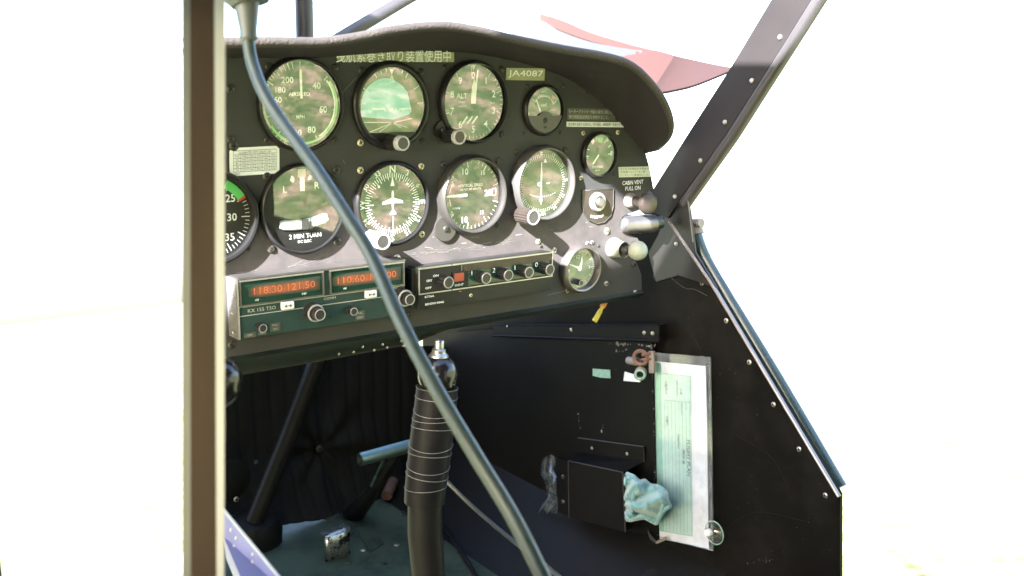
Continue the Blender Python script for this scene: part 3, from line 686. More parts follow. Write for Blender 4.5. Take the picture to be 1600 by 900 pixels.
# -- clock
G, p, Rg, pr = gauge('panel_clock', 'small round clock with steel rim at the lower right of the panel', (904, 419), .0275, 0.83, screws=[(886, 454), (947, 443), (866, 391, 'screw_steel'), (841, 377, 'screw_brass'), (918, 381, 'screw_steel')], sr=.0030, h=.010, bez='alu', cat='clock', sk='screw_steel', dial='clock_face')
a = pr()
for i in range(60): a.tick(i*6, .72 if i % 5 == 0 else .82, .93, .02 if i % 5 == 0 else .012)
a.build('tick_marks', 'print_white', G)
a = pr(); a.text('12', -.10, .58, .26); a.text('9', -.66, -.06, .24); a.text('3', .62, 0, .2); a.text('6', .05, -.62, .2); a.build('numerals', 'print_white', G)
a = pr(2); a.poly([(-.10, -.02), (.10, -.02), (.16, .30), (.13, .64), (.04, .30)]); a.poly([(.0, -.07), (.03, .07), (-.72, .30)]); a.disc(0, 0, .13); a.build('clock_hands', 'needle_white', G)
knob(G, p + Vector((-.25*Rg, -.004, -.62*Rg)), .008, .0034, flutes=10, cap='knob_black')

# ------------------------------------------------------------------ placards, loose screws and switches on the panel
def placard(name, quad, m, label, y=-0.0006):
    pts = [PY(u, v, 0) for u, v in quad]
    b = MB(); b.prism([(q.x, y, q.z) for q in pts], (0, 0.0005, 0))
    o = b.build(name, m, panel); o['label'] = label
    c = sum(pts, Vector())/4; ex = ((pts[1]-pts[0]) + (pts[2]-pts[3]))/4; ez = ((pts[0]-pts[3]) + (pts[1]-pts[2]))/4
    return o, Print(Vector((c.x, y-0.0003, c.z)), ex, ez)
def letters(pn, lines, parent, m, name='lettering'):
    """lines: (text, x, z, width, height) in placard units -1..1, scaled to fit"""
    for t, x, z, wd, ht in lines:
        vs, fs = glyphs(t)
        if not vs: continue
        w_ = max(v.x for v in vs) - min(v.x for v in vs); h_ = max(v.y for v in vs) - min(v.y for v in vs)
        pn.b.add([pn.P(x + v.x/w_*wd, z + v.y/h_*ht) for v in vs], fs)
    return pn.build(name, m, parent)
o, q = placard('placard', [(527, 80), (709, 82), (709, 97), (527, 96)], 'tape_olive', 'olive tape with a line of Japanese characters')
q = Print(PY(618, 87.5, -0.0012), (PY(709, 88, 0) - PY(527, 88, 0))/2, Vector((0, 0, .0060)))
letters(q, [('曳航索巻き取り装置使用中', 0, 0, 1.96, 1.9)], o, 'print_white')
o, q = placard('placard', [(791, 106), (851, 107), (850, 126), (790, 125)], 'tape_olive', 'olive tape reading JA4087')
letters(q, [('JA4087', 0, 0, 1.8, 1.3)], o, 'print_white')
o, q = placard('placard', [(886, 169), (961, 170), (961, 189), (886, 187)], 'tape_dark', 'dark strip with two lines of small Japanese print')
letters(q, [('モーターグライダー曳航の操作に関しては', 0, .45, 1.9, .62), ('飛行規程追加規定を参照すること。', -.12, -.45, 1.66, .62)], o, 'print_grey')
o, q = placard('placard', [(885, 190), (979, 191), (979, 199), (885, 198)], 'card_white', 'thin white strip with one line of black Japanese print')
letters(q, [('航空機を運航する場合は、飛行規程・運用限界・定員を守ること', 0, 0, 1.9, 1.2)], o, 'print_black')
o, q = placard('placard', [(966, 261), (1014, 260), (1016, 276), (967, 277)], 'tape_pale', 'pale strip with three lines of tiny print')
letters(q, [('キャビンを換気する場合は', 0, .62, 1.8, .42), ('外気取入レバーを一杯', -.1, 0, 1.6, .42), ('に引いて使用のこと', 0, -.62, 1.75, .42)], o, 'print_black')
q = Print(PY(989, 285, -.0008), (.0170, 0, 0), (0, 0, .0024)); letters(q, [('CABIN VENT', 0, 0, 1.9, 1.9)], panel, 'print_white')
q = Print(PY(989, 294, -.0008), (.0123, 0, 0), (0, 0, .0024)); letters(q, [('PULL ON', 0, 0, 1.9, 1.9)], panel, 'print_white')
# calibration card with clipped corners
quad = [(358, 231), (436, 228), (436, 270), (359, 276)]
pts = [PY(u, v, 0) for u, v in quad]; c = sum(pts, Vector())/4; ex = ((pts[1]-pts[0]) + (pts[2]-pts[3]))/4; ez = ((pts[0]-pts[3]) + (pts[1]-pts[2]))/4
b = MB(); k = .12; k2 = .22
b.prism([c + ex*x + ez*z + Vector((0, -.0007, 0)) for x, z in [(-1+k, -1), (1-k, -1), (1, -1+k2), (1, 1-k2), (1-k, 1), (-1+k, 1), (-1, 1-k2), (-1, -1+k2)]], (0, .0006, 0))
o = b.build('calibration_card', 'card_white', panel); o['label'] = 'white card with clipped corners and a ruled table of figures'
q = Print(c + Vector((0, -.0010, 0)), ex, ez)
for i in range(7): q.line(-.86 + i*.287, -.72, -.86 + i*.287, .50 if 0 < i < 6 else .78, .012)
for i in range(6): q.line(-.86, -.72 + i*.244, .86, -.72 + i*.244, .03)
q.line(-.86, .78, .86, .78, .03)
q.build('table_rules', 'print_black', o)
q = Print(c + Vector((0, -.0012, 0)), ex, ez)
ln = [('CALIBRATED WITH RADIO ON', 0, .63, 1.3, .16)]
for r_ in range(5):
    for cc in range(6):
        s = ('FOR', 'STEER')[cc % 2] if r_ == 0 else (['N', '030', '060', 'E', '120', '150', 'S', '210', '240', 'W', '300', '330'][((r_-1)*3 + cc//2) % 12] if cc % 2 == 0 else ['002', '031', '062', '093', '121', '149', '180', '211', '241', '272', '301', '332'][((r_-1)*3 + cc//2) % 12])
        ln.append((s, -.715 + cc*.287, .38 - r_*.244, .10 if len(s) < 3 else .17, .11))
ln.append(('DATE', -.72, -.87, .18, .12))
letters(q, ln, o, 'print_black', 'table_figures')

# loose screws and worn paint marks over the panel sheet
for u, v, r_, k in [(620, 404, .0042, 'screw_steel'), (362, 539, .0038, 'screw_dark'), (925, 379, .0026, 'screw_steel'), (935, 384, .0018, 'screw_dark'), (992, 457, .0030, 'screw_steel'), (845, 385, .002, 'screw_dark'), (883, 457, .002, 'screw_dark'),
                    (948, 361, .0038, 'screw_brass'), (990, 413, .004, 'screw_dark'), (640, 492, .0032, 'screw_dark'), (360, 218, .0035, 'screw_dark'), (365, 228, .0045, 'screw_dark'), (360, 139, .004, 'screw_dark'), (917, 146, .0024, 'screw_dark'), (955, 443, .0016, 'screw_dark')]:
    screw(panel, PY(u, v, 0), r_, k)
def streaks(path, n, spread, ln, parent, m, seed, name='scratch_marks'):
    rnd = random.Random(seed); q = Print(PY(0, 0, 0)*0 + Vector((0, -.0003, 0)), (1, 0, 0), (0, 0, 1))
    for i in range(n):
        t = rnd.random()*(len(path)-1); k = int(t); f = t-k
        a_ = Vector(path[k]).lerp(Vector(path[k+1]), f); a_ += Vector((rnd.gauss(0, spread[0]), rnd.gauss(0, spread[1])))
        g_ = PY(a_.x, a_.y, 0); d = (PY(path[k+1][0], path[k+1][1], 0) - PY(path[k][0], path[k][1], 0)).normalized()
        L_ = ln*rnd.random()**3 + .0004; an = rnd.gauss(0, .12); dx = d.x - d.z*an; dz = d.z + d.x*an
        q.line(g_.x, g_.z, g_.x + dx*L_, g_.z + dz*L_, rnd.uniform(.0001, .0004))
    o = q.build(name, m, parent); o['kind'] = 'stuff'; return o
streaks([(355, 428), (430, 424), (490, 410)], 34, (6, 2.5), .02, panel, 'chip_white', 3)
streaks([(640, 399), (680, 394), (740, 386), (800, 377)], 70, (5, 1.6), .016, panel, 'chip_white', 4)
streaks([(660, 372), (760, 372), (950, 350)], 25, (20, 12), .012, panel, 'print_grey', 5)
q = Print(Vector((0, -.0004, 0)), (1, 0, 0), (0, 0, 1))
for (u0, v0), (u1, v1) in [((557, 121), (535, 144)), ((535, 144), (536, 153)), ((855, 461), (884, 454)), ((536, 249), (538, 256))]:
    a0 = PY(u0, v0); a1 = PY(u1, v1); q.line(a0.x, a0.z, a1.x, a1.z, .0004)
o = q.build('scratch_marks', 'chip_white', panel); o['kind'] = 'stuff'

# starter switch
c = PY(932, 319, 0); G = thing('starter_switch', 'chrome push button on a shield plate lettered STARTER', 'switch', c)
pts = [PY(u, v, 0) for u, v in [(909, 297), (957, 295), (957, 322), (953, 337), (943, 347), (931, 349), (919, 344), (911, 332), (909, 318)]]
b = MB(); b.prism([(q.x, -.0012, q.z) for q in pts], (0, .001, 0)); b.build('shield_plate', 'worn_metal', G)
b = MB(); b.tube([(q.x, -.0014, q.z) for q in pts + pts[:1]], .0004, 5); b.build('plate_rim', 'alu', G)
c2 = PY(931, 315, 0)
b = MB(); b.lathe([(.0108, .001), (.0108, .004), (.0095, .0062), (.0068, .0066), (.0064, .003)], c2, seg=32); b.build('collar', 'alu_bright', G, smooth=True)
b = MB(); b.lathe([(.0058, .002), (.0058, .0085), (.0045, .0098), (.0001, .0102)], c2, seg=24); b.build('button', 'alu', G, smooth=True)
q = Print(c + Vector((0, -.0017, .0)), (.001, 0, 0), (0, 0, .001))
for i, ch in enumerate('STARTER'): q.text(ch, (i-3)*3.0, -12.6 - (9-(i-3)**2)*.18, 3.9, rot=-(i-3)*5, bold=.02)
q.build('lettering', 'print_white', G)

# cabin vent pull knob
c = PY(983, 313, 0); G = thing('cabin_vent_knob', 'worn brown pull knob under the words CABIN VENT', 'knob', c)
b = MB(); b.lathe([(.0085, 0), (.0085, .004), (.0072, .006), (.0060, .010)], c, seg=24); b.build('collar', 'pale_plastic', G, smooth=True)
b = MB(); b.lathe([(.0055, .006), (.0058, .022), (.0075, .027)], c, seg=20); b.build('stem', 'worn_metal', G, smooth=True)
b = MB(); b.lathe([(.0070, .026), (.0120, .0275), (.0128, .030), (.0122, .033), (.0085, .0362), (.0001, .0372)], c, seg=28); b.build('knob_head', 'worn_metal', G, smooth=True)
# white round pull knob
c = PY(958, 387, 0); G = thing('white_pull_knob', 'glossy white ball knob catching the sun at the right end of the panel', 'knob', c)
b = MB(); b.lathe([(.0115, 0), (.0115, .003), (.0095, .010), (.0090, .019)], c, seg=28); b.build('collar', 'knob_white', G, smooth=True)
b = MB(); b.lathe([(.0045, .018), (.0045, .026)], c, seg=16); b.build('stem', 'alu', G, smooth=True)
b = MB(); cc = c + Vector((.006, 0, .001)); b.lathe([(.003, .0225)] + [(.0110*math.sin(t), .034 - .0110*math.cos(t)) for t in [math.radians(20 + 158*i/12) for i in range(13)]], cc, seg=28); b.build('ball', 'knob_white', G, smooth=True)

# air duct seen through the bite in the panel edge
c = PY(1000, 349, 0.004)
G = thing('air_duct', 'silvery air duct tube showing through the hole beside the vent knob', 'duct', c)
p0 = PY(969, 352, .004); p1 = PY(1022, 349, -.004)
b = MB(); b.tube(smoothpath([p0, p0.lerp(p1, .3), p0.lerp(p1, .7), p1], 3), [.0085, .0105, .0105, .0103, .0104, .0106, .0107, .0105, .0104, .010], 18); b.build('duct_sleeve', 'alu', G, smooth=True)
p2 = PY(1032, 346, -.006); b = MB(); b.tube([p1, p2], [.0085, .0085], 16); b.build('duct_end', 'teal_tube', G, smooth=True)

# ------------------------------------------------------------------ comm radio
def facebox(corners, L):
    """front-face pixel corners TL,TR,BR,BL at depth -L -> x0,x1,z0,z1"""
    q = [PY(u, v, -L) for u, v in corners]
    return (q[0].x + q[3].x)/2, (q[1].x + q[2].x)/2, (q[2].z + q[3].z)/2, (q[0].z + q[1].z)/2
L = .020
x0, x1, z0, z1 = facebox([(366, 442), (623, 407), (642, 488), (381, 532)], L)
G = thing('comm_radio', 'wide green-grey aircraft radio with two orange frequency displays', 'radio', ((x0+x1)/2, 0, z0))
b = MB(); b.box((x0, -L, z0), (x1, -.0005, z1), bev=.0012); b.build('case', 'radio_green', G, smooth=True, angle=50)
w_, h_ = x1-x0, z1-z0
def F(o=.0002): return Print(Vector((x0, -L-o, z1)), (w_, 0, 0), (0, 0, -h_))
def fbox(name, u0, v0, u1, v1, d, m, parent=None, bev=.0):
    b = MB(); b.box((x0+u0*w_, -L-d, z1-v1*h_), (x0+u1*w_, -L+.0004, z1-v0*h_), bev=bev); return b.build(name, m, parent or G)
for u0, u1 in ((.004, .484), (.520, .992)):
    # frame of four bars with the display set back between them
    for k, (a0, b0, a1, b1) in enumerate([(u0, -.004, u1, .02), (u0, .415, u1, .43), (u0, .02, u0+.007, .415), (u1-.007, .02, u1, .415)]): fbox('display_frame', a0, b0, a1, b1, .0022, 'alu_bright' if k == 0 else 'alu')
    d = fbox('display', u0+.007, .02, u1-.007, .415, .0002, 'display_glass')
    q = F(.0005); uu0, uu1 = u0+(.05 if u0 < .1 else .02), u1-.02
    n = 20; top_ = [(uu0 + (uu1-uu0)*i/n, .205 - .115*min(1, (i/n)*3+.35)**.5) for i in range(n+1)]; bot_ = [(u_, .40-v_ + .02) for u_, v_ in top_]
    q.poly(top_ + bot_[::-1]); q.build('glow_band', 'display_glow', d)
    q = F(.0007); s = '118.30 121.50' if u0 < .1 else '110.60 108.00'; vs, fs = glyphs(s); ww = max(v.x for v in vs)-min(v.x for v in vs)
    sc_ = (uu1-uu0-.06)/ww; q.b.add([q.P((uu0+uu1)/2 + v.x*sc_, .210 - v.y*.17) for v in vs], fs); q.build('display_digits', 'display_digit', d)
    q = F(.0006)
    for s, fu, fv in [('USE', .20, .36), ('STBY', .76, .36)]:
        vs, fs = glyphs(s, .02); cu = u0 + (u1-u0)*fu; q.b.add([q.P(cu + v.x*.0125, fv - v.y*.045) for v in vs], fs)
    q.build('display_lettering', 'print_white', d)
q = F(.0004); q.rect(.0, .445, 1, .455); q.rect(0, .60, 1, .612); q.build('face_lines', 'print_grey', G)
q = F(.0004)
for s, u_, v_, sx, sz in [('KX 155 TSO', .125, .53, .030, .085), ('COMM', .52, .50, .024, .065), ('NAV', .93, .47, .022, .06)]:
    vs, fs = glyphs(s); q.b.add([q.P(u_ + v.x*sx, v_ - v.y*sz) for v in vs], fs)
q.build('lettering', 'print_grey', G)
for u0 in (.23, .735):
    k = fbox('transfer_button', u0, .45, u0+.072, .585, .0035, 'card_white', bev=.0012)
    q = F(.0038); q.line(u0+.02, .52, u0+.052, .52, .012); q.poly([(u0+.014, .52), (u0+.026, .49), (u0+.026, .55)]); q.poly([(u0+.058, .52), (u0+.046, .49), (u0+.046, .55)]); q.build('arrow_mark', 'print_black', k)
def fp(u, v, o=0): return Vector((x0 + u*w_, -L-o, z1 - v*h_))
k = knob(G, fp(.405, .68), .011, .0085, flutes=22, cap='knob_black', name='tuning_knob'); knob(G, fp(.405, .68, .011), .008, .0056, flutes=18, name='tuning_knob')
k = knob(G, fp(.965, .64), .011, .0085, flutes=22, cap='knob_black', name='tuning_knob'); knob(G, fp(.965, .64, .011), .008, .0056, flutes=18, name='tuning_knob')
for u_, v_ in ((.105, .82), (.64, .76)): knob(G, fp(u_, v_), .009, .0040, flutes=14, name='volume_knob')
q = F(.0004); q.disc(.52, .84, .011); q.build('mounting_hole', 'slot_black', G)
for r4 in ((.02, .90, .085, .99), (.10, .90, .145, .975), (.165, .80, .225, .945), (.675, .80, .735, .97)):
    q = F(.0003); q.rect(*r4); q.build('legend_patch', 'tape_dark', G)
q = F(.0006)
for s, u_, v_, sx, sz in [('OFF', .052, .945, .016, .05), ('VOL', .122, .935, .014, .045), ('PULL', .195, .835, .014, .05), ('TEST', .195, .905, .014, .05), ('PULL', .705, .845, .014, .055), ('IDENT', .705, .925, .014, .055)]:
    vs, fs = glyphs(s); q.b.add([q.P(u_ + v.x*sx, v_ - v.y*sz) for v in vs], fs)
q.build('legend_lettering', 'print_grey', G)
b = MB(); b.box((x0-.0028, -L-.0018, z0), (x0-.0002, -.0006, z1+.001), bev=.0008); b.build('side_rail', 'alu_bright', G)
for v_ in (.6, .92): screw(G, Vector((x0-.0030, -.010, z1-v_*h_)), .0018, 'screw_steel', axis=(-1, 0, 0))
b = MB(); b.box((x0, -L-.0022, z1+.0003), (x1, -.0006, z1+.0022), bev=.0006); b.build('top_rail', 'alu', G)

# ------------------------------------------------------------------ transponder
L = .020
x0, x1, z0, z1 = facebox([(648, 421), (857, 394), (868, 451), (659, 486)], L)
w_, h_ = x1-x0, z1-z0
G = thing('transponder', 'black transponder box with five ribbed knobs and a small red window', 'radio', ((x0+x1)/2, 0, z0))
b = MB(); b.box((x0, -L, z0), (x1, -.0005, z1), bev=.001); b.build('case', 'radio_black', G, smooth=True, angle=50)
for k, (a0, b0, a1, b1) in enumerate([(0, -.01, 1, .025), (0, .605, 1, .63), (0, .025, .007, .605), (.993, .025, 1, .605)]): fbox('face_frame', a0, b0, a1, b1, .0012, 'alu_bright')
fbox('divider', .30, .035, .306, .42, .0008, 'alu')
fbox('upper_bar', .312, .04, .986, .20, .0010, 'worn_metal'); fbox('code_window', .35, .21, .975, .57, .0004, 'display_glass')
wnd = fbox('red_window', .245, .22, .315, .42, .0016, 'red_window'); 
for a0, b0, a1, b1 in [(.236, .18, .324, .22), (.236, .42, .324, .46), (.236, .22, .245, .42), (.315, .22, .324, .42)]: fbox('window_frame', a0, b0, a1, b1, .0019, 'radio_black')
q = F(.0005)
for s, u_, v_, sx, sz in [('ON', .12, .22, .026, .075), ('SBY', .075, .32, .024, .075), ('OFF', .068, .49, .024, .075), ('IDENT', .285, .52, .022, .075), ('KT76A', .075, .70, .022, .07), ('BENDIX KING', .11, .88, .021, .07)]:
    vs, fs = glyphs(s, .01); q.b.add([q.P(u_ + v.x*sx, v_ - v.y*sz) for v in vs], fs)
q.build('lettering', 'print_white', G)
q = F(.0008)
for s, u_ in (('1', .375), ('2', .54), ('1', .70), ('0', .87)):
    vs, fs = glyphs(s); q.b.add([q.P(u_ + v.x*.05, .27 - v.y*.17) for v in vs], fs)
q.build('code_digits', 'print_white', G)
for u_, v_ in ((.165, .36), (.435, .38), (.600, .38), (.760, .38), (.925, .38)): knob(G, fp(u_, v_), .012, .0062, flutes=16, name='code_knob')
q = F(.0005); q.disc(.50, .80, .009); q.build('mounting_hole', 'slot_black', G)
q = F(.0006); q.disc(.29, .68, .012); q.build('indicator_lamp', 'print_red', G)
screw(G, fp(.37, .82, .0002), .0019, 'screw_brass')
b = MB(); b.box((x0-.0045, -L+.004, z0+.001), (x0-.0002, -.0006, z1-.001)); b.build('side_rail', 'radio_black', G)

# ------------------------------------------------------------------ glareshield
b = MB(); inner = [PY(u, v, 0.002) for u, v in HOODP]; rim = [PY(u, v, y_) for (u, v), y_ in zip(RIMP, RIMY)]
inner = smoothpath(inner, 4); rim = smoothpath(rim, 4); n = len(rim)
cen = Vector((.12, 0, -.25))
def outw(i):
    t = (rim[min(i+1, n-1)] - rim[max(i-1, 0)]); v = Vector((-t.z, 0, t.x)).normalized()
    return v if v.dot(rim[i]-cen) > 0 else -v
G = thing('glareshield', 'padded grey leather glareshield curving over the top of the instrument panel', 'glareshield', inner[0])
b.strip([inner, [a_*.5+c_*.5 for a_, c_ in zip(inner, rim)], rim]); b.build('hood_underside', 'hood_inner', G, smooth=True)
b = MB(); prof = []
for k in range(9):
    t = math.radians(-90 + 180*k/8); row = []
    for i in range(n):
        o_ = outw(i); c_ = rim[i] + o_*.0040
        row.append(c_ + Vector((0, -1, 0))*.0045*math.cos(t) + o_*.0041*math.sin(t))
    prof.append(row)
b.strip(prof); b.build('rolled_edge', 'hood_leather', G, smooth=True)
def keep(p_):                      # the picture's left edge: nothing built beyond the post
    return Vector((max(p_.x, PY(292, 70, p_.y).x), p_.y, p_.z))
b = MB(); fw = lambda i: min(1.0, -rim[i].y/.085)
deck = [[keep(rim[i] + outw(i)*.008) for i in range(n)], [keep(rim[i] + outw(i)*.005 + Vector((0, .09, -.006))) for i in range(n)], [keep(rim[i] - outw(i)*.02 + Vector((0, .34, -.05))) for i in range(n)]]
b.strip(deck); b.build('top_deck', 'hood_leather', G, smooth=True)

# windscreen tubes and glass
b = MB(); b.tube([PY(470, -60, .30), PY(475, 0, .30), PY(477, 80, .30)], .0106, 16); tag(b.build('windscreen_tube', 'frame_tube', smooth=True), 'upright grey steel tube standing behind the windscreen base', 'tube')
b = MB(); b.tube([PY(740, -62, .34), PY(632, 0, .34), PY(520, 67, .34)], .0085, 16); tag(b.build('windscreen_tube', 'frame_tube', smooth=True), 'thinner slanting grey tube crossing the windscreen', 'tube')
b = MB(); rows = []
for k in range(5):
    t = k/4; rows.append([Vector((-.11 + .57*i/8, .33 - .62*t + .02*math.sin(math.pi*i/8), .085 + .35*t - .05*(abs(i-4)/4)**2*(1-t))) for i in range(9)])
b.strip(rows); tag(b.build('windscreen', 'windshield_glass', smooth=True, fix=False), 'clear sloping windscreen above the glareshield', 'windscreen')

# engine cowling outside, seen past the hood
G = thing('engine_cowling', 'red and white painted engine cowling outside beyond the windscreen', 'cowling', PY(1000, 110, .5))
def cowlp(u, v):
    t = (u-840)/305.0; return PD(u, v, 1.85 - .62*t)
def cowl(name, topl, botl, m, off=0):
    tp = smoothpath([Vector((u, v, 0)) for u, v in topl], 5); bt = smoothpath([Vector((u, v, 0)) for u, v in botl], 5)
    rows = []
    for k in range(5):
        f = k/4; rows.append([cowlp(*(a_.lerp(c_, f)).xy) + ray(800, 450)*off for a_, c_ in zip(tp, bt)])
    b = MB(); b.strip(rows); back = [[q_ + ray(800, 450)*.02 for q_ in r_] for r_ in rows]; b.strip(back)
    return b.build(name, m, G, smooth=True)
cowl('upper_stripe', [(842, 20), (880, 32), (925, 51), (985, 69), (1014, 76.5)], [(846, 32), (872, 46), (915, 62), (965, 74), (1014, 80)], 'cowl_red')
cowl('white_body', [(800, 52), (846, 33), (872, 47), (915, 63), (960, 73), (1012, 80)], [(800, 72), (846, 80), (880, 90), (930, 94), (960, 90), (1012, 81)], 'cowl_white')
cowl('lower_stripe', [(900, 92), (960, 91), (1012, 77), (1060, 88), (1100, 97), (1130, 103), (1148, 106)], [(900, 140), (960, 150), (1025, 145), (1060, 139), (1090, 131), (1130, 115), (1148, 107.5)], 'cowl_red')

# ------------------------------------------------------------------ right windscreen pillar and side wall
XW = 0.462
def wall_poly(name, px, x, th, m, parent=None, smooth=False):
    b = MB(); b.prism([PX(u, v, x) for u, v in px], (th, 0, 0)); return b.build(name, m, parent)
pil = thing('windscreen_pillar', 'slanting riveted dark metal windscreen pillar on the right', 'pillar', PX(1040, 340, XW))
wall_poly('pillar_plate', [(1232, -40), (1205, 0), (1144, 102), (1072, 214), (1018, 300), (1030, 335), (1043, 341), (1073, 296), (1133, 212), (1223, 71), (1267, 0), (1292, -40)], .456, .003, 'pillar_paint', pil)
b = MB(); b.tube([PX(1305, -40, .464), PX(1279, 0, .464), PX(1145, 212, .464), PX(1070, 318, .464)], .0079, 16); b.build('pillar_tube', 'pillar_tube', pil, smooth=True)
for u, v in [(1219, 58), (1175, 126), (1133, 191), (1095, 251), (1055, 307)]: screw(pil, PX(u, v, .4558), .0028, 'screw_steel', axis=(-1, 0, 0), me=RIVET, name='rivet')
gus = wall_poly('gusset', [(1040, 318), (1043, 341), (1073, 297), (1079, 335), (1087, 395), (1120, 450), (1060, 430), (1025, 440), (1013, 395), (1028, 368), (1037, 345)], .4585, .002, 'gusset_paint', pil)
b = MB(); b.tube([PX(1073, 300, .458), PX(1078, 335, .458), PX(1083, 378, .458)], .0007, 5); b.build('gusset_edge', 'strip_metal', pil)
screw(pil, PX(1057, 381, .4583), .0028, axis=(-1, 0, 0), me=RIVET, name='rivet')

wall = thing('side_wall', 'black painted right cabin side wall below the slanting window sill', 'cabin wall', PX(1100, 700, XW))
a1 = PX(1313, 772, XW); a2 = PX(1313, 940, XW)
pts = [PX(1020, 330, XW), PX(1045, 345, XW), PX(1073, 345, XW), PX(1086, 400, XW), a1, a2]
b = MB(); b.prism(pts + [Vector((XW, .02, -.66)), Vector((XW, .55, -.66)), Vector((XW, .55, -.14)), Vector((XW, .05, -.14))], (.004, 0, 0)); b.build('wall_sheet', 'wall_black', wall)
b = MB(); s0 = PX(1046, 345, .459); s1 = PX(1311, 776, .459); b.tube([s0, PX(1110, 440, .4588), s1], .0022, 8); b.build('sill_moulding', 'strip_metal', wall, smooth=True)
b = MB(); b.tube(smoothpath([PX(1086, 362, .478), PX(1096, 392, .478), PX(1120, 438, .478), PX(1215, 594, .478), PX(1313, 762, .478)], 4), .0078, 16); b.build('sill_tube', 'teal_tube', wall, smooth=True)
b = MB(); b.tube([PX(1085, 350, .478), PX(1089, 366, .478)], .0085, 14); b.tube([PX(1080, 349, .474), PX(1096, 348, .474)], .0052, 12); b.build('tube_socket', 'pale_plastic', wall, smooth=True)
for u, v in [(1097, 442), (1135, 501), (1171, 566), (1209, 632), (1249, 702), (1290, 774)]: screw(wall, PX(u, v, XW-.0002), .0030, 'screw_steel', axis=(-1, 0, 0))
# lower liner sloping in to the floor
b = MB(); b.strip([[Vector((.4615, -.12, -.54)), Vector((.4615, .55, -.54))], [Vector((.40, -.12, -.60)), Vector((.40, .55, -.60))], [Vector((.325, -.12, -.622)), Vector((.325, .55, -.622))]])
b.build('lower_liner', 'sheet_black', wall, smooth=True)
# forward liner sheet with a chipped edge
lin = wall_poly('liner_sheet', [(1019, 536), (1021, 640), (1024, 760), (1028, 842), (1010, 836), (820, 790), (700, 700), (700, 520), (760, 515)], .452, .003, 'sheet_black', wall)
def specks(path, n, spread, size, x, parent, m, seed, name='paint_chips'):
    rnd = random.Random(seed); b = MB()
    for i in range(n):
        t = rnd.random()*(len(path)-1); k = int(t); q = Vector(path[k]).lerp(Vector(path[k+1]), t-k)
        c_ = PX(q.x + rnd.gauss(0, spread[0]), q.y + rnd.gauss(0, spread[1]), x); s_ = size*(.3 + rnd.random()**3*1.5); st = rnd.uniform(.5, 1.6)
        m_ = rnd.randint(4, 6); b.add([c_ + Vector((0, math.cos(2*math.pi*j/m_)*s_*rnd.uniform(.5, 1), math.sin(2*math.pi*j/m_)*s_*st*rnd.uniform(.5, 1))) for j in range(m_)], [tuple(range(m_))])
    o = b.build(name, m, parent, fix=False); o['kind'] = 'stuff'; return o
specks([(1019, 575), (1021, 640), (1024, 760), (1027, 835)], 46, (.8, 2), .0010, .4515, wall, 'chip_white', 11)
specks([(958, 537), (985, 538), (1019, 540), (1019, 560)], 40, (5, .9), .0016, .4515, wall, 'chip_white', 12)
specks([(962, 553), (975, 548), (982, 543)], 14, (1.5, 1.0), .0011, .4515, wall, 'chip_white', 13)
specks([(903, 645), (905, 660), (908, 672)], 12, (.5, 1), .0011, .4515, wall, 'decal_teal', 14)
specks([(942, 664), (940, 675)], 8, (.5, .8), .0012, .4515, wall, 'decal_teal', 15)
specks([(760, 560), (800, 540), (960, 560), (1000, 660)], 16, (25, 20), .0004, .4515, wall, 'chip_white', 16)
specks([(1175, 882), (1195, 872), (1207, 876)], 26, (5, 3), .0007, XW-.0006, wall, 'tape_dark', 17)
specks([(1090, 480), (1150, 620), (1180, 760), (1270, 860)], 70, (45, 50), .0005, XW-.0005, wall, 'screw_dark', 31, 'dust_specks')
specks([(1060, 440), (1100, 540), (1140, 700), (1250, 800)], 26, (30, 40), .0016, XW-.0004, wall, 'scuff', 32, 'scuff_marks')
def wall_tube(path, r, x, m, name):
    b = MB(); b.tube(smoothpath([PX(u, v, x) for u, v in path], 5), r, 5); o = b.build(name, m, wall); return o
wall_tube([(1035, 410), (1047, 432), (1070, 450), (1085, 452), (1105, 462)], .00025, XW-.0004, 'tape_dark', 'scratch')
wall_tube([(1080, 520), (1100, 560), (1108, 610)], .00018, XW-.0004, 'scuff', 'scratch'); wall_tube([(1150, 680), (1210, 720), (1240, 790)], .00014, XW-.0004, 'scuff', 'scratch'); wall_tube([(1130, 830), (1180, 800), (1260, 815)], .00014, XW-.0004, 'scuff', 'scratch')
# decal remnant
d = wall_poly('decal', [(926, 576), (953, 578), (954, 591), (938, 590), (926, 587)], .4512, .0005, 'decal_teal', wall); d['label'] = 'torn pale teal label remnant'

# channel rail with rivets
rl = thing('channel_rail', 'black riveted channel rail running along the side wall', 'rail', PX(900, 520, .45))
e0, e1 = PX(770, 508, .447), PX(1029, 508, .447); f0, f1 = PX(770, 524, .447), PX(1030, 534, .447)
b = MB(); b.prism([e0, e1, f1, f0], (.012, 0, 0)); b.build('rail_web', 'sheet_black', rl)
b = MB(); b.tube([f0, f1 + Vector((0, 0, .001))], .0022, 8); b.tube([f1 + Vector((0, 0, .001)), e1 + Vector((0, -.001, 0))], .0010, 6); b.build('rail_lip', 'wall_black', rl, smooth=True)
b = MB(); b.tube([e0, e1], .0012, 6); b.build('rail_top_edge', 'wall_black', rl)
for u, v, r_ in [(1007, 520, .0026), (1020, 521, .0026), (893, 515, .0026), (793, 510, .0018)]: screw(rl, PX(u, v, .4466), r_, axis=(-1, 0, 0), me=RIVET, name='rivet')

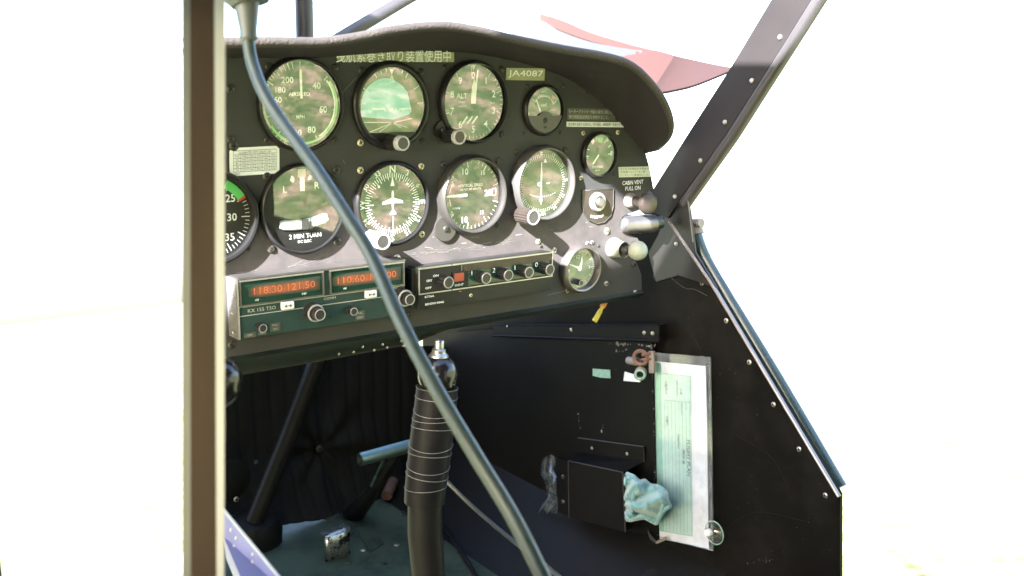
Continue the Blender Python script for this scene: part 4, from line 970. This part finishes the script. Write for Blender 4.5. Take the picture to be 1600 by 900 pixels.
# hose clamps
def torus(b, c, R, r, axis, seg=24, ms=8):
    a, u, w = frame_of(axis); rows = []
    for i in range(seg):
        t = 2*math.pi*i/seg; d = u*math.cos(t) + w*math.sin(t); rows.append([Vector(c) + d*(R + r*math.cos(2*math.pi*k/ms)) + a*r*math.sin(2*math.pi*k/ms) for k in range(ms)])
    rows.append(rows[0]); b.strip(rows, close=True)
c = PX(1001, 559, .436); G = thing('hose_clamp', 'rusty brown ring clamp on a pale peg beside the clear sleeve', 'clamp', c)
b = MB(); torus(b, c, .0082, .0026, (-.9, -.45, .1)); b.build('ring', 'rust_brown', G, smooth=True)
b = MB(); b.tube([PX(982, 563, .442), PX(997, 565, .440)], [.0048, .0050], 14); b.build('peg', 'pale_plastic', G, smooth=True)
b = MB(); b.tube([c + Vector((0, -.002, .004)), PX(1018, 552, .442)], .0022, 8); b.tube([c + Vector((0, -.002, -.002)), PX(1018, 560, .442)], .0018, 8); b.build('strap', 'rust_brown', G, smooth=True)
b = MB(); b.prism([PX(u, v, .441) for u, v in [(1013, 549), (1021, 549), (1021, 583), (1014, 583)]], (.003, 0, 0)); b.build('clamp_plate', 'pale_plastic', G)
c = PX(1001, 583, .438); G = thing('ribbed_fitting', 'grey ribbed fitting with white pad under the rusty ring clamp', 'fitting', c)
b = MB(); prof = []
for i in range(9): prof += [(.0066, i*.0012 - .004), (.0074, i*.0012 - .0034)]
b.lathe(prof, c, axis=(-.75, -.6, -.1), seg=22); b.build('ribbed_sleeve', 'pale_plastic', G)
b = MB(); torus(b, c + Vector((-.0052, -.0042, 0)), .0055, .0013, (-.75, -.6, -.1), 20, 6); b.build('mouth_ring', 'decal_teal', G, smooth=True)
b = MB(); b.prism([PX(u, v, .449) for u, v in [(976, 581), (992, 586), (1000, 597), (974, 595)]], (.0015, 0, 0)); b.build('pad', 'paper_white', G)

# clear document sleeve with the flight plan
sl_ = thing('document_sleeve', 'clear plastic sleeve with a mint green flight plan form hung on the wall', 'document sleeve', PX(1068, 858, .456))
b = MB(); b.prism([PX(u, v, .4545) for u, v in [(1014, 550), (1109, 558), (1113, 860), (1026, 838)]], (.0004, 0, 0)); b.build('sleeve_front', 'clear_sleeve', sl_)
b = MB(); b.tube([PX(1109, 558, .455), PX(1112, 700, .4552), PX(1113.5, 860, .455)], .0013, 8); b.tube([PX(1113.5, 860, .455), PX(1026, 838, .455)], .0007, 6); b.build('sleeve_edge', 'clear_film', sl_, smooth=True)
pap = wall_poly('paper_sheet', [(1014, 564), (1102, 572), (1104, 640), (1107, 857), (1014, 838)], .4562, .0005, 'paper_white', sl_)
frm = wall_poly('form_print', [(1014, 581), (1079, 587), (1082, 838), (1014, 826)], .4558, .0003, 'paper_mint', sl_)
wall_poly('green_margin', [(1014, 566), (1033, 567.5), (1037, 831), (1014, 827)], .4556, .0002, 'paper_green', sl_)
b = MB()
def wl(u0, v0, u1, v1, w_=.0003):
    a_ = PX(u0, v0, .4553); c_ = PX(u1, v1, .4553); d = (c_-a_).normalized(); n_ = Vector((0, -d.z, d.y))*w_; b.add([a_-n_, c_-n_, c_+n_, a_+n_], [(0, 1, 2, 3)])
for i in range(8): wl(1038 + i*5.6, 626, 1041 + i*5.6, 832)
wl(1079, 588, 1082, 838); wl(1036, 583, 1079, 588); wl(1037, 625, 1079, 629); wl(1037, 830, 1082, 838)
b.build('form_lines', 'paper_line', sl_, fix=False)
dn = (PX(1081, 760, .455) - PX(1079, 600, .455)).normalized(); acr = Vector((0, -dn.z, dn.y)); acr = acr if acr.y < 0 else -acr
q = Print(PX(1076, 716, .4550), dn, acr); q.text('FLIGHT PLAN', 0, 0, .0075); q.text('飛行計画', .0, -.008, .0045)
rnd = random.Random(5)
for k, (u, v) in enumerate([(1040, 600), (1041, 608), (1058, 606), (1064, 612), (1065, 640), (1042, 655), (1043, 660), (1060, 690)]):
    q.o = PX(u, v, .4550); q.text(['氏名', '機長 JA', 'AIRCRAFT', '出発', 'ROUTE', '到着', 'FUEL', 'REMARKS'][k], 0, 0, .0042)
q.build('form_lettering', 'paper_ink', sl_)
c = PX(1117, 832, .457); G = thing('suction_cup', 'clear suction cup behind the lower corner of the document sleeve', 'suction cup', c)
b = MB(); b.lathe([(.0005, .006), (.005, .006), (.007, .004), (.0135, .002), (.0138, .0008)], c, axis=(-1, 0, 0), seg=32); b.build('cup', 'clear_rubber', G, smooth=True)
b = MB(); torus(b, c + Vector((-.001, 0, 0)), .0138, .0006, (1, 0, 0), 36, 6); b.build('cup_rim', 'decal_teal', G, smooth=True)
b = MB(); b.lathe([(.0045, 0), (.0045, .005), (.003, .007), (.0001, .0072)], c + Vector((-.004, .004, 0)), axis=(-1, 0, 0), seg=16); b.build('cup_button', 'card_white', G, smooth=True)

# map pocket
XF = .418
G = thing('map_pocket', 'black sheet metal pocket box screwed to the side wall', 'pocket', PX(930, 815, .45))
fl = [PX(u, v, .4485) for u, v in [(903, 684), (1006, 698), (1007, 722), (903, 706)]]
b = MB(); b.prism(fl, (.0025, 0, 0)); b.build('back_flange', 'sheet_black', G)
b = MB(); b.tube([fl[0], fl[1], fl[2]], .0006, 5); b.build('flange_edge', 'worn_metal', G)
q4 = [PX(888, 720, XF), PX(973, 738, XF), PX(977, 831, XF), PX(889, 808, XF)]
b = MB(); b.prism(q4, (.002, 0, 0)); b.build('front_plate', 'sheet_black', G)
bk = [PX(904, 706, .448), PX(1006, 722, .448)]
b = MB(); b.add([q4[0], q4[1], bk[1], bk[0]], [(0, 1, 2, 3)]); b.build('top_plate', 'wall_black', G)
b = MB(); b.tube([q4[1], q4[2]], .0009, 6); b.tube([q4[0], q4[1]], .0006, 6); b.tube([q4[0], q4[3]], .0008, 6); b.build('plate_edges', 'worn_metal', G)
lf = [PX(868, 716, .424), PX(888, 720, .4195), PX(889, 808, .4195), PX(872, 800, .424)]
b = MB(); b.add(lf, [(0, 1, 2, 3)]); b.build('side_flange', 'sheet_black', G)
b = MB(); b.add([q4[3], q4[2], PX(1008, 812, .448), PX(905, 795, .448)], [(0, 1, 2, 3)]); b.build('bottom_plate', 'sheet_black', G)
for u, v in [(925, 700), (980, 709)]: screw(G, PX(u, v, .4482), .0021, axis=(-1, 0, 0), me=RIVET, name='rivet')
for u, v in [(880, 745), (880, 784)]: screw(G, PX(u, v, .4215), .0030, 'screw_dark', axis=(-1, -.2, 0))
# towel stuffed in the open end: a bunched cloth with deep folds fanning out of the box
from mathutils import noise as mnoise
tw = thing('towel', 'pale teal towel stuffed into the open end of the wall pocket', 'towel', PX(978, 815, .435))
SIL = [(973, 742), (981, 738), (992, 742), (1000, 749), (1008, 748), (1017, 755), (1028, 757), (1037, 762), (1044, 770), (1046, 782), (1050, 792), (1041, 799), (1035, 808), (1026, 820), (1017, 817), (1006, 812), (994, 814), (984, 816), (976, 812), (974, 790), (973, 765)]
sil = smoothpath([Vector((u, v, 0)) for u, v in SIL + SIL[:1]], 5)[:-1]; cc_ = Vector((1003, 782, 0))
def fold(q):
    d = q - Vector((962, 788, 0)); an = math.atan2(d.y, d.x); r_ = d.length
    a1 = math.sin(an*9.0 + r_*.035 + 1.5*mnoise.noise(q*.03)); a2 = math.sin(an*19 - r_*.05 + 2*mnoise.noise(q*.05 + Vector((5, 0, 0))))
    ridge = 1 - abs(mnoise.noise(q*.045 + Vector((2, 3, 1))))*2.2
    return .0085*a1 + .0030*a2 + .0070*ridge
rows = []; NR = 26
for i in range(NR+1):
    t = i/NR; rho = math.sin(t*math.pi/2); row = []
    for p_ in sil:
        q = cc_.lerp(p_, max(rho, .004)); x_ = .437 - .030*math.cos(t*math.pi/2)**.8 - fold(q)*(1 - t**6)
        row.append(PX(q.x, q.y, x_))
    rows.append(row)
for i in range(1, 7):
    t = i/6; rows.append([PX(*(cc_.lerp(p_, 1 - t*.97)).xy, .437 + .006*math.sin(t*1.57)) for p_ in sil])
b = MB(); b.strip(rows, close=True); b.build('bunched_cloth', 'towel', tw, smooth=True, angle=180)
def hem(path, x, r, name='hem_roll'):
    b = MB(); b.tube(smoothpath([PX(u, v, x + dx) for u, v, dx in path], 6), r, 8); b.build(name, 'towel', tw, smooth=True)
hem([(1036, 764, 0), (1033, 774, -.004), (1035, 788, -.006), (1032, 802, -.005), (1026, 818, 0)], .412, .0022)
hem([(1046, 792, 0), (1040, 794, -.002), (1035, 800, -.004)], .412, .0020)
hem([(980, 740, 0), (992, 747, -.006), (996, 760, -.009), (989, 776, -.009), (988, 796, -.006), (980, 812, 0)], .413, .0024)
hem([(978, 808, -.002), (990, 811, -.005), (1004, 806, -.006), (1015, 813, 0)], .414, .0022)
# crumpled plastic bag at the other end
rnd = random.Random(21); rows = []
for i in range(9):
    row = []
    for k in range(7):
        u = 849 + 24*(k/6) + rnd.uniform(-3, 3) - 7*math.sin(i*.9); v = 716 + 84*(i/8) + rnd.uniform(-5, 5)
        row.append(PX(u, v, .430 + rnd.uniform(-.008, .008)))
    rows.append(row)
b = MB(); b.strip(rows); tag(b.build('plastic_bag', 'clear_film'), 'crumpled clear plastic bag poking out beside the pocket', 'plastic bag')
# foil scrap
b = MB(); b.strip([[PX(1012, 826, .45), PX(1014, 832, .445), PX(1025, 846, .442), PX(1041, 838, .447)], [PX(1012, 831, .45), PX(1016, 843, .445), PX(1026, 850, .442), PX(1042, 843, .447)]])
o = b.build('foil_clip', 'alu'); o.modifiers.new('thick', 'SOLIDIFY').thickness = .0006; tag(o, 'small bent silvery clip under the document sleeve', 'clip')
# dark round knob at the lower edge
c = PX(1026, 924, .435); G = thing('trim_knob', 'dark round knob just showing at the bottom edge under the sleeve', 'knob', c)
b = MB(); b.lathe([(.024, 0), (.026, .006), (.024, .012), (.012, .016), (.0001, .017)], c, axis=(-.8, -.3, .5), seg=32); b.build('knob_body', 'rubber_black', G, smooth=True)
b = MB(); torus(b, c + Vector((-.8, -.3, .5)).normalized()*.008, .0258, .0007, (-.8, -.3, .5), 40, 6); b.build('knob_rim', 'teal_tube', G, smooth=True)
# yellow tube end hanging under the panel
p0, p1, p2 = PY(950, 464, .03), PY(941, 480, .03), PY(929, 502, .03)
G = thing('yellow_line', 'short yellow tube with an orange end hanging under the panel', 'tube', p2)
b = MB(); b.tube([p0, p1], .0034, 10); b.build('orange_end', 'orange_plastic', G, smooth=True)
b = MB(); b.tube([p1, p1.lerp(p2, .3), p2], [.0018, .003, .0033], 10); b.build('yellow_body', 'yellow_plastic', G, smooth=True)

# ------------------------------------------------------------------ footwell
ZF = -0.62
b = MB(); fp_ = [PZ(300, 950, ZF), PZ(296, 830, ZF)]
fl_ = thing('footwell_floor', 'worn dark green metal floor of the footwell', 'floor', (0.2, .3, ZF))
b.prism([Vector((-.07, .02, ZF)), Vector((.335, .02, ZF)), Vector((.335, .60, ZF)), Vector((.09, .60, ZF))], (0, 0, -.006)); b.build('floor_sheet', 'floor_green', fl_)
def fpoly(px, h, m, name, lab=None):
    b = MB(); b.prism([PZ(u, v, ZF+.0006) for u, v in px], (0, 0, h)); return b.build(name, m, fl_)
fpoly([(556, 826), (580, 822), (600, 850), (578, 864)], .0015, 'floor_green', 'access_plate')
fpoly([(498, 790), (520, 788), (535, 812), (515, 816)], .0012, 'floor_green', 'access_plate')
for u, v in [(568, 860), (620, 852), (573, 796), (630, 806), (506, 790), (518, 812), (549, 833), (690, 818), (545, 880), (600, 880)]: screw(fl_, PZ(u, v, ZF+.0012), .0040, 'screw_dark' if u not in (620, 568) else 'screw_steel', axis=(0, 0, 1))
b = MB(); b.disc(PZ(548, 803, ZF+.0008), .024, axis=(0, 0, 1)); b.build('floor_hole', 'slot_black', fl_)
b = MB(); b.disc(PZ(640, 800, ZF+.0008), .012, axis=(0, 0, 1)); b.build('floor_hole', 'slot_black', fl_)
# padded firewall cover with stitched pleats
YF = .50
cov = thing('firewall_cover', 'black pleated fabric cover hanging at the front of the footwell', 'cover', PY(480, 790, YF))
rows = []; NX, NZ = 120, 60; bt = PY(497, 700, YF)
for i in range(NZ+1):
    row = []
    for k in range(NX+1):
        u = 296 + (740-296)*k/NX; t = i/NZ; vb = 806 - 22*math.exp(-((u-560)/120)**2); v = 540 + (vb-540)*t
        p_ = PY(u, v, YF)
        seam = abs(((p_.x*1.0/.0245) % 1.0) - .5); dy = .0032*min(1, (0.5-seam)*6)
        q_ = p_ - bt; d = q_.length
        ang_ = math.atan2(q_.z, q_.x)
        dy += .010*math.exp(-(d/.10)**2)*(.5 + .5*math.sin(ang_*7 + 1)) - .010*math.exp(-(d/.016)**2) + .004*math.sin(p_.x*30 + p_.z*50)*math.exp(-((p_.z+.53)/.05)**2)
        row.append(p_ + Vector((0, -dy - (.05*t**6), 0)))
    rows.append(row)
b = MB(); b.strip(rows); b.build('pleated_fabric', 'fabric_black', cov, smooth=True, angle=180)
screw(cov, bt + Vector((0, -.004, 0)), .006, 'screw_dark', name='button')
b = MB(); b.lathe([(.030, 0), (.030, .004), (.027, .006), (.0001, .007)], PY(358, 748, YF-.02), seg=32); b.build('round_cover', 'fabric_black', cov, smooth=True)
screw(cov, PY(369, 780, YF-.03), .004, 'screw_steel'); screw(cov, PY(400, 722, YF-.02), .003, 'screw_dark')
b = MB(); b.tube([PY(500, 555, .40), PY(448, 690, .41), PY(398, 815, .42)], .0125, 14); tag(b.build('frame_tube', 'rubber_black', smooth=True), 'black slanting frame tube in front of the pleated cover', 'tube')
b = MB(); bp_ = PZ(395, 826, ZF+.02)
b.lathe([(.040, -.02), (.041, .0), (.036, .014), (.02, .022), (.0001, .024)], bp_, axis=(0, 0, 1), seg=28); tag(b.build('rubber_boot', 'rubber_black', smooth=True), 'dark rubber boot at the foot of the slanting tube', 'boot')
# rudder bar
G = thing('rudder_pedal', 'shiny horizontal metal pedal tube on a dark leg left of the stick', 'pedal', PZ(548, 803, ZF))
p0, p1 = PY(562, 718, .33), PY(668, 689, .33)
b = MB(); b.tube([p0, p1], .0092, 20, caps=False); b.tube([p0 + (p1-p0)*.004, p1], .0078, 20, caps=False); b.build('pedal_tube', 'teal_metal' if 'teal_metal' in MATS else 'alu', G, smooth=True)
b = MB(); b.tube([p0 + (p1-p0)*.06, p0 + (p1-p0)*.061], .0076, 16); b.build('tube_bore', 'slot_black', G)
b = MB(); b.tube([PY(618, 712, .335), PY(585, 765, .36), PZ(550, 806, ZF)], [.006, .010, .015], 12); b.build('leg', 'rubber_black', G, smooth=True)
b = MB(); b.tube([PY(600, 716, .332), PY(580, 760, .345)], .0022, 8); b.build('brace', 'teal_tube', G, smooth=True)
p0 = PZ(604, 775, ZF+.012); b = MB(); b.tube([p0, PZ(614, 752, ZF+.02)], .0085, 12); b.build; tag(b.build('floor_fitting', 'rust_brown', smooth=True), 'small rusty cylindrical fitting on the floor behind the pedal', 'fitting')
# brake pedal: bent plate
G = thing('brake_pedal', 'small worn bright metal heel brake pedal standing on the green floor', 'pedal', PZ(530, 876, ZF))
bl, br_ = PZ(509, 877, ZF+.002), PZ(548, 866, ZF+.002)
yb = bl.y
P1 = [PY(509, 878, yb), PY(547, 866, yb), PY(547, 834, yb-.004), PY(508, 842, yb-.004)]
P2 = [PY(508, 836, yb+.004), PY(546, 822, yb+.004)]
rows = [[P1[0].lerp(P1[1], i/4) for i in range(5)], [P1[3].lerp(P1[2], i/4) for i in range(5)], [(P1[3].lerp(P1[2], i/4))*.4 + (P2[0].lerp(P2[1], i/4))*.6 + Vector((0, -.001, .001)) for i in range(5)], [P2[0].lerp(P2[1], i/4) for i in range(5)], [P2[0].lerp(P2[1], i/4) + Vector((0, .018, -.003)) for i in range(5)]]
b = MB(); b.strip(rows); o = b.build('pedal_plate', 'chrome_worn' if 'chrome_worn' in MATS else 'alu', G, smooth=True, angle=60); o.modifiers.new('thick', 'SOLIDIFY').thickness = .002
b = MB(); b.tube([PY(528, 858, yb+.006), PY(532, 872, yb+.03)], .005, 10); b.build('pedal_arm', 'worn_metal', G)

# control stick
YS = -.10
def S(u, v): return PY(u, v, YS)
G = thing('control_stick', 'control stick with taped black grip and chrome button on top', 'control stick', S(672, 1000))
pth = [S(683, 605), S(680, 640), S(675, 680), S(670, 720), S(665, 760), S(663, 785)]
sc_ = (S(700, 640) - S(660, 640)).length/40
pp = smoothpath(pth, 6); m_ = len(pp)
b = MB(); b.tube(pp, [(.0 + 28.5 + 1.5*min(1, i/8) - 4.0*max(0, (i/(m_-1)-.55)))*sc_*.94 for i in range(m_)], 28); b.build('grip', 'tape_wrap', G, smooth=True, angle=60)
rnd = random.Random(4)
for j in range(10):
    t = .03 + j*.086 + rnd.uniform(-.014, .014); i = int(t*(m_-1)); c_ = pp[i]; d_ = (pp[i+1]-pp[max(0, i-1)]).normalized(); r_ = (28.5 + 1.5*min(1, i/8) - 4.0*max(0, (i/(m_-1)-.55)))*sc_*.94 + .0003
    ax_ = (d_ + Vector((rnd.uniform(-.02, .20), rnd.uniform(-.16, .16), 0))).normalized()
    b = MB(); torus(b, c_, r_*1.003, .00022, ax_, 48, 5); b.build('tape_edge', 'tape_edge', G)
b = MB(); kc = S(684, 586); axk = (S(685, 560) - S(683, 605)).normalized(); rk = 27*sc_
b.lathe([(rk*math.sin(t)*.98, -rk*math.cos(t)*1.05) for t in [math.radians(8 + 172*i/18) for i in range(19)]], kc, axis=axk, seg=36); b.build('ball_top', 'ball_gloss' if 'ball_gloss' in MATS else 'knob_black', G, smooth=True)
b = MB(); kt = kc + axk*rk*.88
b.lathe([(13*sc_, 0), (12.5*sc_, 3*sc_), (10.5*sc_, 5*sc_), (9*sc_, 7*sc_), (9*sc_, 10*sc_), (7.5*sc_, 11.5*sc_), (6.5*sc_, 12*sc_), (6.5*sc_, 21*sc_), (5.5*sc_, 22.5*sc_), (.0001, 23*sc_)], kt, axis=axk, seg=28); b.build('push_button', 'chrome', G, smooth=True)
b = MB(); b.tube([S(664, 780), S(664, 830), S(670, 905), S(676, 1000)], [22.5*sc_, 23*sc_, 22*sc_, 22*sc_], 24); b.build('lower_tube', 'rubber_black', G, smooth=True)
# cords on the floor
b = MB(); b.tube(smoothpath([PD(694, 748, 1.10), PD(740, 793, 1.08), PD(798, 842, 1.03), PD(850, 882, .98), PD(890, 915, .95)], 6), .0023, 8); tag(b.build('thin_cord', 'thin_cord', smooth=True), 'thin grey cord running down behind the stick', 'cord')
b = MB(); b.tube(smoothpath([PZ(688, 820, ZF+.006), PZ(712, 850, ZF+.006), PZ(738, 890, ZF+.006), PZ(760, 930, ZF+.006)], 5), .0032, 8); tag(b.build('floor_cable', 'rubber_black', smooth=True), 'black cable lying along the edge of the green floor', 'cable')

# ------------------------------------------------------------------ foreground: post, lead, blue sill, throttle ball
G = thing('door_post', 'out of focus brown door post with cream edge along the left of the picture', 'door post', PD(317, 960, .42))
def post(u0, u1, d0, th, m, name):
    q = [PD(u0[0], -60, d0), PD(u1[0], -60, d0), PD(u1[1], 960, d0), PD(u0[1], 960, d0)]
    q2 = [CAM + (p_-CAM)*(1 + th/d0) for p_ in q]; b = MB()
    b.add(q + q2, [(0, 1, 2, 3), (7, 6, 5, 4), (0, 4, 5, 1), (1, 5, 6, 2), (2, 6, 7, 3), (3, 7, 4, 0)]); return b.build(name, m, G)
post((297, 298), (335, 339), .42, .02, 'post_brown', 'brown_core')
post((284.5, 284.5), (297.3, 298.3), .424, .02, 'post_green', 'outer_trim')
post((334.7, 338.7), (352, 350), .417, .024, 'post_cream', 'cream_edge')

LC = [(388, 62, .60), (391, 85, .60), (397, 108, .598), (412, 145, .592), (440, 190, .585), (490, 258, .57), (540, 335, .555), (580, 400, .545), (625, 500, .53), (680, 605, .515), (745, 715, .50), (800, 805, .49), (848, 900, .48), (885, 975, .47)]
G = thing('headset_lead', 'grey-green headset lead hanging across the cockpit from a plug at the top', 'cable', PD(388, 40, .6))
b = MB(); b.tube(smoothpath([PD(*q) for q in LC], 6), .0037, 18); b.build('lead', 'cable_teal', G, smooth=True)
b = MB(); b.tube([PD(384, -40, .60), PD(385, 0, .60), PD(388, 48, .60), PD(388.5, 60, .60), PD(389, 64, .60)], [.0082, .0076, .0050, .0052, .0042], 20); b.build('strain_relief', 'boot_grey', G, smooth=True)
b = MB(); b.tube([PD(384, -60, .60), PD(384, 0, .60), PD(386, 8, .60)], [.016, .0135, .009], 20); b.build('plug_body', 'boot_grey', G, smooth=True)

G = thing('blue_sill', 'lavender blue painted riveted sill strip at the lower left corner', 'sill', PD(395, 930, .62))
q = [PD(349, 796, .66), PD(440, 906, .58), PD(480, 955, .55), PD(398, 955, .55), PD(349, 838, .66)]
b = MB(); b.prism(q, Vector((.004, .008, -.02))); b.build('sill_face', 'blue_paint', G)
b = MB(); b.tube([q[0], q[1], q[2]], .0011, 8); b.build('sill_edge', 'post_cream', G, smooth=True)
nrm = (q[1]-q[0]).cross(q[4]-q[0]).normalized(); nrm = nrm if nrm.dot(CAM-q[0]) > 0 else -nrm
for u, v, d in [(369, 841, .632), (366, 854, .632), (395, 866, .602), (395, 878, .595), (361, 828, .645)]:
    pc = PD(u, v, 1.0); dd = (pc-CAM); t = (q[0]-CAM).dot(nrm)/dd.dot(nrm); screw(G, CAM + dd*t, .0013, axis=nrm, me=RIVET, name='rivet')

c = PD(342, 598, .80); G = thing('throttle_knob', 'dark glossy ball knob showing past the right side of the door post', 'knob', c)
b = MB(); b.lathe([(.0185*math.sin(t), -.0185*math.cos(t)*1.15) for t in [math.radians(2 + 176*i/18) for i in range(19)]], c, axis=(0, -.3, 1), seg=32); b.build('ball', 'ball_gloss' if 'ball_gloss' in MATS else 'knob_black', G, smooth=True)
b = MB(); b.tube([c, c + Vector((.05, .10, -.03))], .004, 10); b.build('rod', 'alu', G, smooth=True)

# ------------------------------------------------------------------ set the whole aeroplane on its wheels
for o in list(COL.objects):
    if o.parent is None and o not in (cam, sun, GROUND):
        o.matrix_basis = M_AIR @ o.matrix_basis
